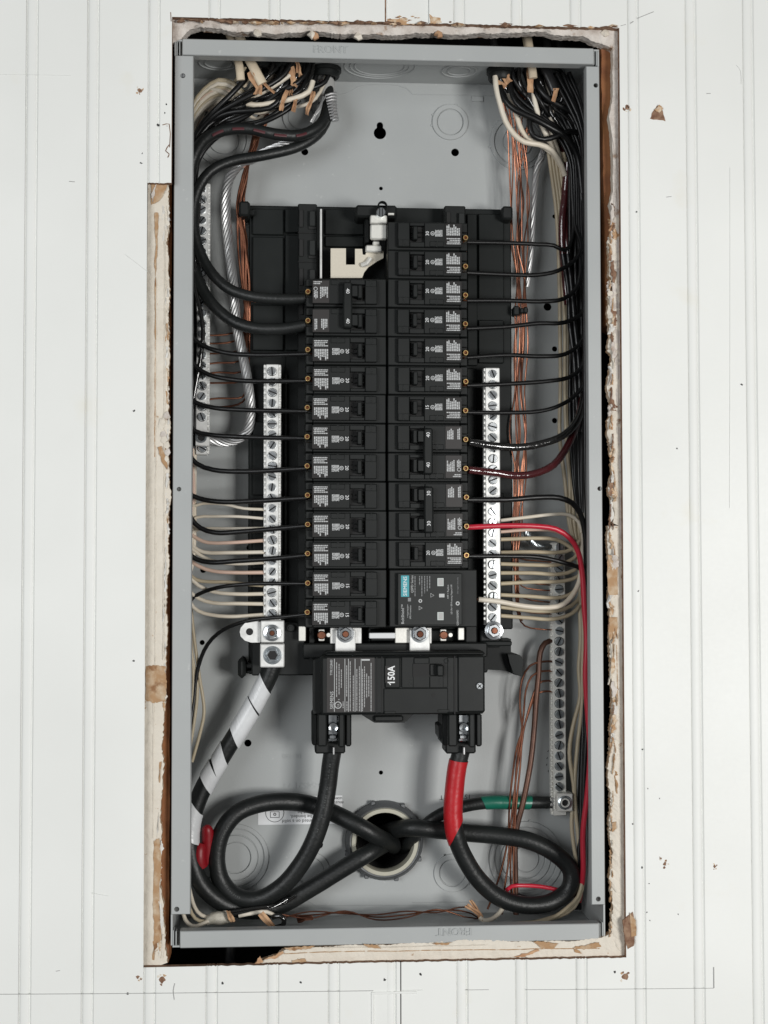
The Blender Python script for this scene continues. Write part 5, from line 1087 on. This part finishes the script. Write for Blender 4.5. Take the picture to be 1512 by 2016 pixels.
# conduit fitting in the back
con = thing('conduit_fitting', 'round conduit fitting with a cream ring and dark locknut in the box back', 'conduit fitting', U(757, 1655, D))
c = U(757, 1655, D-.004); k_ = K*1.06
mb = MB(); mb.lathe(c.x, c.z, [(66*k_, D-.010), (72*k_, D-.011), (76*k_, D-.008), (78*k_, D-.0005)], 48, 0)
for i in range(8):
    a = 2*math.pi*i/8+.3; mb.box(c.x+77*k_*math.cos(a)-.002, c.x+77*k_*math.cos(a)+.002, D-.008, D-.0008, c.z+77*k_*math.sin(a)-.002, c.z+77*k_*math.sin(a)+.002, .0006)
mb.lathe(c.x, c.z, [(69*k_, D-.0112), (70.5*k_, D-.0125), (72*k_, D-.0112)], 48, 0)
mb.build('locknut', m_lock, con)
mb = MB(); mb.lathe(c.x, c.z, [(57*k_, D+.0025), (55*k_, D-.006), (58*k_, D-.0118), (65*k_, D-.0118), (66.5*k_, D-.010)], 48, 0); mb.build('bushing_ring', m_ring, con)
mb = MB(); mb.lathe(c.x, c.z, [(58*k_, D+.003), (58*k_, .157)], 40, 0); mb.build('conduit', m_dark, con)
# red cap at lower left
cap = thing('red_capped_body', 'red rubber cap over a black body beside the heavy loop at lower left', 'rubber cap', U(400, 1700, .06))
mb = MB(); q = (spline([U(408, 1702, .062), U(409, 1680, .06), U(409, 1655, .058), U(409, 1640, .057), U(408, 1632, .056), U(408, 1627, .0562), U(408, 1624, .0565)], .002)); mb.tube(q, [12.3*K*(1 if i < len(q)-8 else max(.15, 1-((i-len(q)+8)/7)**2)**.5) for i in range(len(q))], 16); mb.build('cap', m_redcap, cap)
mb = MB(); q = spline([U(395, 1705, .057), U(392, 1690, .055), U(393, 1672, .055), U(396, 1660, .0555)], .003); mb.tube(q, [15*K*(1-.45*(i/(len(q)-1))**4) for i in range(len(q))], 16); mb.build('cap', m_redcap, cap)
mb = MB(); mb.pbox(388, 416, 1700, 1730, .056, .075, .0015); 
bd = mb.build('body', m_blk, cap)
mb = MB(); c = U(397, 1707, .056); mb.text('ETL', c.x, c.z, .0555, .0026, math.pi/2*3, 0); mb.build('body_print', m_printd, bd)
# ------------------------------------------------------------------ cable entries at the top
def top_ring(label, px, py, yc, r, m_, h=.008, m2=None):
    c = U(px, py, yc); z = H2-T; t = thing('cable_bushing', label, 'cable bushing', (c.x, yc, z-h), 'black cable bushings in the top of the box')
    n = 28; mb = MB(); V = []
    for rr_, zz in ((r*.72, z-.0002), (r*.72, z-h), (r*.9, z-h), (r, z-h+.0015), (r, z-h*.45), (r*1.13, z-h*.4), (r*1.13, z-.0002)): V += [(c.x+rr_*math.cos(2*math.pi*i/n), yc+rr_*math.sin(2*math.pi*i/n), zz) for i in range(n)]
    mb.add(V, [(k*n+i, k*n+(i+1) % n, (k+1)*n+(i+1) % n, (k+1)*n+i) for k in range(6) for i in range(n)]); mb.build('ring', m_, t)
    mb = MB(); mb.add([(c.x+r*.72*math.cos(2*math.pi*i/n), yc+r*.72*math.sin(2*math.pi*i/n), z-.001) for i in range(n)], [tuple(range(n))]); mb.build('opening_shade', m_deep, t)  # black disc paints the shade inside the ring
top_ring('black bushing holding the grey sleeve of the thick cables, top left', 641, 135, .058, .0125, m_blk, .009)
top_ring('black bushing over the crowded left hand wires at the top', 566, 130, .052, .0165, m_blk, .006)
top_ring('black bushing over the leftmost white sheathed cables at the top', 503, 130, .052, .0165, m_blk, .005)
top_ring('black bushing at the left of the right hand wire group, at the top', 985, 135, .050, .0110, m_blk, .011)
top_ring('black bushing at the right of the right hand wire group, at the top', 1072, 135, .056, .0150, m_blk, .006)
mb = MB(); P = [U(641, 128, .066), U(641, 150, .066), U(642, 185, .067), U(643, 203, .067)]
c = P[0]; mb.tube(spline(P, .004), 18*K*1.05, 22, 0, False); o = tag(mb.build('cable_sleeve', m_sleeve), 'translucent grey plastic sleeve round the thick cables at the top left', 'cable sleeve')
mb = MB()
for dy in (0, 5): c = U(632, 159+dy*2, .058); mb.text('3-3', c.x, c.z, .0588, .0022, .3, 0)
mb.build('sleeve_print', m_redd, o)
# silver foil tail
mb = MB()
for k in range(9):
    a = U(640+k*1.3, 188+k*5.6, .052); d = U(662+k*.2, 183+k*6.2, .054); mb.tube([a, (a+d)/2+Vector((0, -.002, 0)), d], .0010, 6, 0, True)
mb.tube([U(651, 186, .056), U(655, 210, .056), U(660, 238, .056)], 8*K, 8)
tag(mb.build('foil_tail', m_strand), 'ribbed silver foil tail hanging from the grey sleeve, top left', 'foil shield')
mb = MB()
for k in range(7):
    mb.tube(spline([U(640+rw.uniform(-5, 5), 190, .05), U(630+rw.uniform(-4, 4), 212, .048), U(612+rw.uniform(-2, 3), 240+rw.uniform(-8, 3), .048)], .004), .0006, 5)
tag(mb.build('shield_strand', m_strand), 'loose pointed silver strands beside the grey sleeve, top left', 'wire strands')
# sheathed cables coming in
def flat_cable(label, pts, rpx, m_, group='sheathed cables entering the top of the box', flat=.55):
    P = ppath(pts, .05, .005); mb = MB(); mb.tube(P, rpx*K*1.03, 12, 0, True, flat); return tag(mb.build('sheathed_cable', m_), label, 'cable', group)
flat_cable('leftmost cream sheathed cable entering the top of the box', [(440, 40, .05), (452, 68, .048), (464, 104, .036), (471, 130, .031), (474, 158, .031)], 8.2, m_sheath)
flat_cable('cream sheathed cable beside the leftmost one, ending in torn brown paper', [(462, 40, .044), (470, 66, .042), (484, 104, .030), (500, 134, .026), (517, 165, .026)], 9.6, m_sheath)
flat_cable('flat cream cable entering the top right wire group', [(1036, 40, .046), (1038, 66, .044), (1044, 106, .034), (1050, 154, .032)], 8.4, m_sheath)
flat_cable('old yellowed cable just left of the flat cream cable, top right', [(1022, 40, .054), (1032, 70, .054), (1042, 120, .052), (1046, 160, .050)], 6, m_beige)
flat_cable('black sheathed cable slanting down at the right of the top right group', [(1056, 100, .044), (1068, 125, .038), (1080, 148, .036), (1093, 178, .036)], 9.5, m_bsheath)
flat_cable('grey old sheath hanging in the middle of the top right group', [(1008, 118, .062), (1016, 150, .062), (1024, 182, .06)], 9, m_beige)
for k, (x, y) in enumerate([(585, 125), (598, 130), (610, 128), (552, 128), (570, 132), (618, 138)]):
    flat_cable('black cable sheath end in the crowded upper left wire group', [(x+2, 90, .052+.003*k), (x, 120, .052+.002*k), (x+4-k, y+40, .05)], 7, m_bsheath, 'black sheath ends at the upper left')
for k, (x, y) in enumerate([(978, 140), (992, 140)]):
    flat_cable('black sheath end inside the bushing of the top right group', [(x, 110, .05), (x+1, 135, .05), (x+2, y+25, .05)], 7, m_bsheath, 'black sheath ends at the upper right')
for k, x in enumerate([660, 700, 960, 1065, 1090]): flat_cable('dark cable glimpsed in the gap above the box', [(x, 40, .07), (x+10, 75, .07), (x+14, 100, .07)], 8, m_bsheath, 'dark cables above the box')
# wires at the top left that bend in front
TLW = 'wires crossing at the upper left'
for k, (nm, pts, r, m_) in enumerate([
  ('pinkish white wire rising to the brown paper tube, upper left', [(570, 148, .036), (540, 168, .034), (508, 186, .036), (480, 206, .042), (440, 232, .05), (400, 262, .056), (376, 310, .06)], 5.2, m_white),
  ('long pinkish white wire curving under the black wires, upper left', [(616, 160, .034), (608, 182, .032), (580, 194, .032), (545, 202, .034), (505, 208, .038), (470, 200, .044), (440, 182, .05), (410, 178, .054), (384, 200, .058), (372, 250, .06)], 5.2, m_white),
  ('cream wire ending in a pale tip, upper left', [(556, 204, .036), (530, 212, .036), (505, 218, .038), (470, 220, .042), (430, 236, .048), (396, 270, .055), (374, 330, .06)], 4.0, m_white),
  ('front black wire crossing the cream cables, upper left', [(575, 122, .034), (560, 146, .032), (535, 164, .031), (500, 184, .031), (460, 204, .033), (420, 228, .038), (390, 262, .044), (376, 310, .05)], 5.4, m_pvc),
  ('black wire leaving the torn cream cable end, upper left', [(492, 138, .040), (480, 158, .036), (455, 186, .034), (425, 215, .036), (396, 246, .042), (378, 290, .05), (372, 380, .055)], 5.6, m_pvc),
  ('black wire arching beneath the pinkish white wires, upper left', [(562, 176, .034), (552, 196, .033), (530, 212, .033), (490, 218, .034), (450, 222, .037), (412, 242, .042), (386, 280, .048), (374, 340, .054)], 5.4, m_pvc),
  ('lower black wire passing in front of the copper, upper left', [(590, 196, .036), (570, 214, .036), (540, 232, .036), (505, 244, .038), (470, 250, .045), (430, 268, .05), (394, 310, .055), (378, 380, .058)], 5.0, m_pvc),
  ('lowest black wire passing in front of the copper, upper left', [(575, 200, .038), (552, 216, .038), (520, 236, .039), (480, 244, .046), (436, 254, .052), (400, 290, .056), (376, 350, .06)], 4.6, m_pvc)]):
    wire('white_wire' if m_ is m_white else 'black_wire', nm, 'wire', pts, r, m_, TLW)
for k in range(6):
    h = k/5
    wire('white_wire' if k % 2 else 'beige_wire', ['outermost arching beige wire at the upper left', 'second arching cream wire at the upper left', 'third arching beige wire at the upper left', 'fourth arching cream wire at the upper left', 'fifth arching beige wire at the upper left', 'innermost arching cream wire at the upper left'][k], 'wire', [(372, 262+40*h, .06), (380, 208+36*h, .056), (402, 176+34*h, .054), (430, 158+36*h, .052), (458, 164+36*h, .052), (480, 182+34*h, .05), (510, 202+20*h, .048), (545, 206+8*h, .05)], 4.6, m_white if k % 2 else m_beige, 'arching cream wires at the upper left')
TRW = 'wires crossing at the upper right'
for k, (nm, pts, r, m_) in enumerate([
  ('long white wire curving down from the left bushing, upper right', [(975, 150, .042), (977, 172, .041), (984, 205, .040), (996, 238, .040), (1012, 264, .040), (1032, 280, .041), (1060, 285, .043), (1085, 296, .048), (1104, 322, .055), (1112, 345, .06)], 5.6, m_white),
  ('second white wire curving right from the left bushing, upper right', [(1000, 180, .05), (1014, 215, .046), (1022, 245, .044), (1034, 266, .044), (1058, 283, .046), (1088, 302, .052), (1108, 335, .06)], 5.2, m_white),
  ('white wire dropping from the flat cream cable, upper right', [(1050, 172, .046), (1052, 200, .045), (1060, 228, .046), (1070, 255, .048), (1084, 285, .053), (1106, 330, .06)], 5.4, m_white),
  ('wide cream wire hanging at the right of the group, upper right', [(1076, 150, .050), (1082, 185, .05), (1085, 225, .05), (1086, 258, .053), (1098, 300, .058), (1112, 345, .062)], 6.4, m_white),
  ('black wire crossing in front from left to right, upper right', [(984, 170, .042), (994, 196, .038), (1016, 218, .036), (1050, 234, .036), (1085, 252, .038), (1115, 270, .043), (1136, 305, .05), (1146, 380, .055)], 6.2, m_pvc),
  ('second black wire from the left bushing crossing to the right, upper right', [(1003, 158, .046), (1010, 190, .042), (1026, 212, .040), (1055, 230, .039), (1090, 250, .041), (1120, 276, .046), (1138, 320, .052), (1146, 400, .056)], 5.6, m_pvc),
  ('black wire looping low under the white wires, upper right', [(1042, 224, .04), (1043, 250, .038), (1050, 268, .038), (1070, 274, .039), (1095, 268, .041), (1120, 258, .044), (1140, 262, .05)], 5.6, m_pvc),
  ('thick black wire leaving the flat cream cable, upper right', [(1055, 160, .045), (1064, 178, .042), (1082, 196, .041), (1110, 212, .042), (1134, 226, .046), (1148, 252, .052), (1153, 320, .056)], 6.6, m_pvc),
  ('shiny thin black wire under the thick one, upper right', [(1080, 200, .046), (1100, 218, .046), (1120, 236, .048), (1134, 254, .052), (1142, 300, .056)], 3.2, m_shiny)]):
    wire('white_wire' if m_ is m_white else 'black_wire', nm, 'wire', pts, r, m_, TRW)
rt2 = random.Random(404)
for k in range(13):
    j = lambda s_=5: rt2.uniform(-s_, s_)
    x0 = 540+k*6.5; y0 = 128+j(8)
    wire('black_wire', 'black wire tangled among the sheath ends at the upper left', 'wire', [(x0, y0-14, .046), (x0-2+j(), y0+16+j(), .040+j(.003)), (x0-24+j(12), y0+44+j(10), .038+j(.003)), (x0-70+j(16), y0+72+j(12), .040+j(.003)), (455+j(18), 222+j(16), .044), (412+j(10), 252+j(14), .05), (384, 300+j(20), .055), (372, 380, .06)], rt2.uniform(3.6, 5.2), m_shiny if k % 4 == 0 else m_pvc, 'tangled black wires at the upper left')
for k in range(5):
    j = lambda s_=5: rt2.uniform(-s_, s_)
    x0 = 528+k*17
    wire('white_wire', 'dusty white wire tangled behind the black ones at the upper left', 'wire', [(x0+10, 136+j(6), .050), (x0, 166+j(), .047), (x0-26+j(8), 192+j(8), .047), (x0-70+j(10), 206+j(8), .048), (430+j(10), 214+j(14), .054), (388, 236+j(16), .06), (370, 290, .064)], rt2.uniform(3.6, 4.8), (m_white, m_pink, m_beige)[k % 3], 'tangled white wires at the upper left')
for k in range(10):
    j = lambda s_=5: rt2.uniform(-s_, s_)
    x0 = 985+k*12
    wire('black_wire', 'black wire tangled among the sheath ends at the upper right', 'wire', [(x0, 126+j(6), .046), (x0+4+j(), 160+j(8), .044+j(.003)), (x0+24+j(10), 192+j(10), .046+j(.004)), (1080+j(20), 228+j(16), .048+j(.004)), (1116+j(8), 262+j(16), .052), (1136+j(6), 320+j(20), .056), (1144, 420, .06)], rt2.uniform(3.4, 5), m_shiny if k % 3 == 0 else m_pvc, 'tangled black wires at the upper right')
for k in range(4):
    j = lambda s_=4: rt2.uniform(-s_, s_)
    wire('copper_wire', 'bare copper wire bent between the sheath ends at the upper right', 'wire', [(1056+k*9+j(), 176+j(8), .05), (1046+k*6+j(), 206+j(8), .05), (1036+k*3+j(), 240+j(8), .054), (1026+k*3+j(), 280, .06), (1020+k*4+j(), 330, .064)], 1.8, m_cop if k % 2 else m_copd, 'bent copper wires at the upper right')
# kraft paper shreds
def shred(label, pts, wpx, Y, seed, group=None, m_=None):
    r = random.Random(seed); P = ppath([(a, b, Y+r.uniform(-.003, .003)) for a, b in pts], Y, .003); mb = MB(); n = len(P); V = []
    for i, p in enumerate(P):
        t = (P[min(i+1, n-1)]-P[max(i-1, 0)]).normalized(); sd = t.cross(Vector((math.sin(seed+i*.25)*.5, -1, 0))).normalized(); w_ = wpx*K*r.uniform(.75, 1.2)
        fold = Vector((0, -.0016*r.uniform(.3, 1.4), 0))
        V += [p-sd*w_, p-sd*w_*.3+fold, p+sd*w_*.35-fold*.3, p+sd*w_]
    V += [v+Vector((0, .0005, 0)) for v in V]; o_ = 4*n
    Fs = []
    for i in range(n-1):
        for j in range(3): Fs += [(i*4+j, i*4+j+1, (i+1)*4+j+1, (i+1)*4+j), (o_+i*4+j, o_+(i+1)*4+j, o_+(i+1)*4+j+1, o_+i*4+j+1)]
        Fs += [(i*4, (i+1)*4, o_+(i+1)*4, o_+i*4), (i*4+3, o_+i*4+3, o_+(i+1)*4+3, (i+1)*4+3)]
    mb.add(V, Fs); return tag(mb.build('paper_shred', m_ or m_kraft, smooth=False), label, 'paper shred', 'torn brown paper from cable sheaths')
shred('wide brown paper tube round a white wire, upper left', [(573, 133), (577, 148), (580, 160), (578, 170)], 8, .034, 1)
shred('brown paper strip hanging under the brown tube, upper left', [(578, 156), (575, 175), (572, 188)], 4.5, .036, 2)
shred('curled brown paper above the brown tube, upper left', [(582, 117), (587, 128), (588, 142), (592, 150)], 4.5, .036, 3)
shred('torn brown paper at the end of the cream cable, upper left', [(492, 140), (502, 156), (510, 172), (507, 186)], 9, .028, 4)
shred('pale folded paper flap left of the cream cable, upper left', [(490, 150), (484, 164), (478, 170)], 5, .037, 5, m_=m_sheath)
shred('thin brown sliver pointing down to the right, upper left', [(516, 160), (528, 172), (541, 183)], 2.8, .025, 6)
shred('left of two short brown strips below the white wires, upper left', [(566, 178), (558, 196), (553, 218)], 4.8, .030, 7)
shred('right of two short brown strips below the white wires, upper left', [(582, 196), (580, 208), (577, 220)], 4.8, .031, 8)
shred('brown curled paper leaf beside the silver strands, upper left', [(618, 180), (612, 200), (606, 214), (604, 226)], 4.5, .036, 9)
shred('brown paper at the left bushing, upper right', [(994, 145), (997, 155), (1002, 164)], 8, .042, 10)
shred('small torn paper at the left bushing mouth, upper right', [(976, 160), (986, 164), (996, 172)], 4, .041, 11)
shred('long tan paper hanging below the flat cream cable, upper right', [(1043, 126), (1044, 152), (1044, 182)], 6.5, .034, 12)
shred('brown paper tip under the slanting black cable, upper right', [(1095, 174), (1093, 186), (1089, 200)], 6, .035, 13)
shred('dark torn paper behind the wires, middle of the upper right group', [(1022, 178), (1028, 190), (1036, 200), (1030, 208)], 6, .056, 14, m_=m_copd)
shred('tan paper shred on the floor beside the taped white bundle, lower left', [(449, 1793), (453, 1804), (459, 1815)], 5, .030, 15)
shred('long tan paper shred crossing the floor wires, lower left', [(513, 1798), (525, 1812), (538, 1825)], 7, .032, 16)
shred('frayed tan paper sprouting from the floor, lower right', [(918, 1782), (930, 1790), (944, 1800), (948, 1812)], 5, .05, 17)
shred('second frayed tan paper leaf at the floor, lower right', [(926, 1772), (936, 1786), (946, 1802)], 4, .054, 18)
shred('brown paper scrap lying on the floor, lower middle', [(585, 1812), (600, 1808), (616, 1806)], 6, .06, 19, m_=m_copd)
# floor wires at the lower left
tag(wire('white_wire', 'white wire dropping to the floor beside the left flange, lower left', 'wire', [(372, 1745, .05), (380, 1775, .045), (388, 1795, .042), (405, 1805, .04), (430, 1800, .042), (446, 1796, .045)], 3.8, m_white), None)
wire('white_wire', 'second white wire curling along the floor, lower left corner', 'wire', [(362, 1760, .04), (362, 1800, .035), (370, 1818, .032), (385, 1824, .032), (408, 1814, .034), (436, 1806, .038)], 4, m_white)
wire('white_wire', 'third white wire between the two curled ones, lower left corner', 'wire', [(366, 1750, .045), (372, 1785, .04), (384, 1808, .037), (404, 1814, .036), (430, 1806, .04)], 3.6, m_beige)
q = ppath([(405, 1818, .036), (420, 1808, .037), (436, 1808, .038), (452, 1806, .042)], .04, .003)
mb = MB(); mb.tube(q, [K*(5+9*math.sin(math.pi*i/len(q))**.8) for i in range(len(q))], 12); tag(mb.build('taped_splice', m_splice), 'lumpy white taped splice on the floor, lower left', 'taped splice')
wire('black_wire', 'upper black wire running along the floor to the tangle, lower left', 'wire', [(452, 1796, .045), (490, 1790, .045), (525, 1785, .046), (560, 1778, .05), (580, 1765, .055)], 3.2, m_shiny)
wire('black_wire', 'lower black wire running along the floor to the tangle, lower left', 'wire', [(454, 1801, .044), (490, 1796, .044), (530, 1790, .045), (566, 1770, .05)], 3.2, m_shiny)
wire('white_wire', 'pale wire beside the tan paper shred on the floor, lower left', 'wire', [(470, 1803, .044), (505, 1797, .043), (525, 1794, .043), (540, 1802, .044)], 4, m_white)
wire('black_wire', 'black hooked wire end beside the tan shred on the floor, lower left', 'wire', [(536, 1806, .042), (552, 1802, .04), (560, 1810, .04), (556, 1822, .042), (542, 1826, .045)], 5, m_shiny)
wire('white_wire', 'short cream hook of wire at the frayed paper, lower right', 'wire', [(944, 1806, .05), (952, 1812, .049), (968, 1810, .05), (980, 1800, .055), (990, 1788, .06)], 4.6, m_white)
for k in range(3): wire('beige_wire', ['beige wire under the heavy loop along the floor, lower right', 'second beige wire under the heavy loop, lower right', 'dim beige wire nearest the right wall on the floor'][k], 'wire', [(1020+k*20, 1818, .05), (1060+k*16, 1814-k*4, .052), (1100+k*8, 1804-k*8, .055), (1130+k*4, 1786-k*10, .058), (1146, 1750-k*8, .06), (1150, 1700, .062)], 4, m_beige, 'beige wires on the floor at lower right')
wire('black_wire', 'coiled black wire lying on the floor inside the lower right loop', 'wire', [(1010, 1758, .07), (1030, 1764, .072), (1050, 1768, .072), (1075, 1766, .072), (1090, 1774, .072), (1060, 1780, .074)], 4, m_shiny)
# dark cable below the box in the gap
flat_cable('pale flat cable glimpsed in the gap below the box', [(455, 1850, .06), (453, 1880, .06), (452, 1930, .06)], 10, m_bsheath, None)
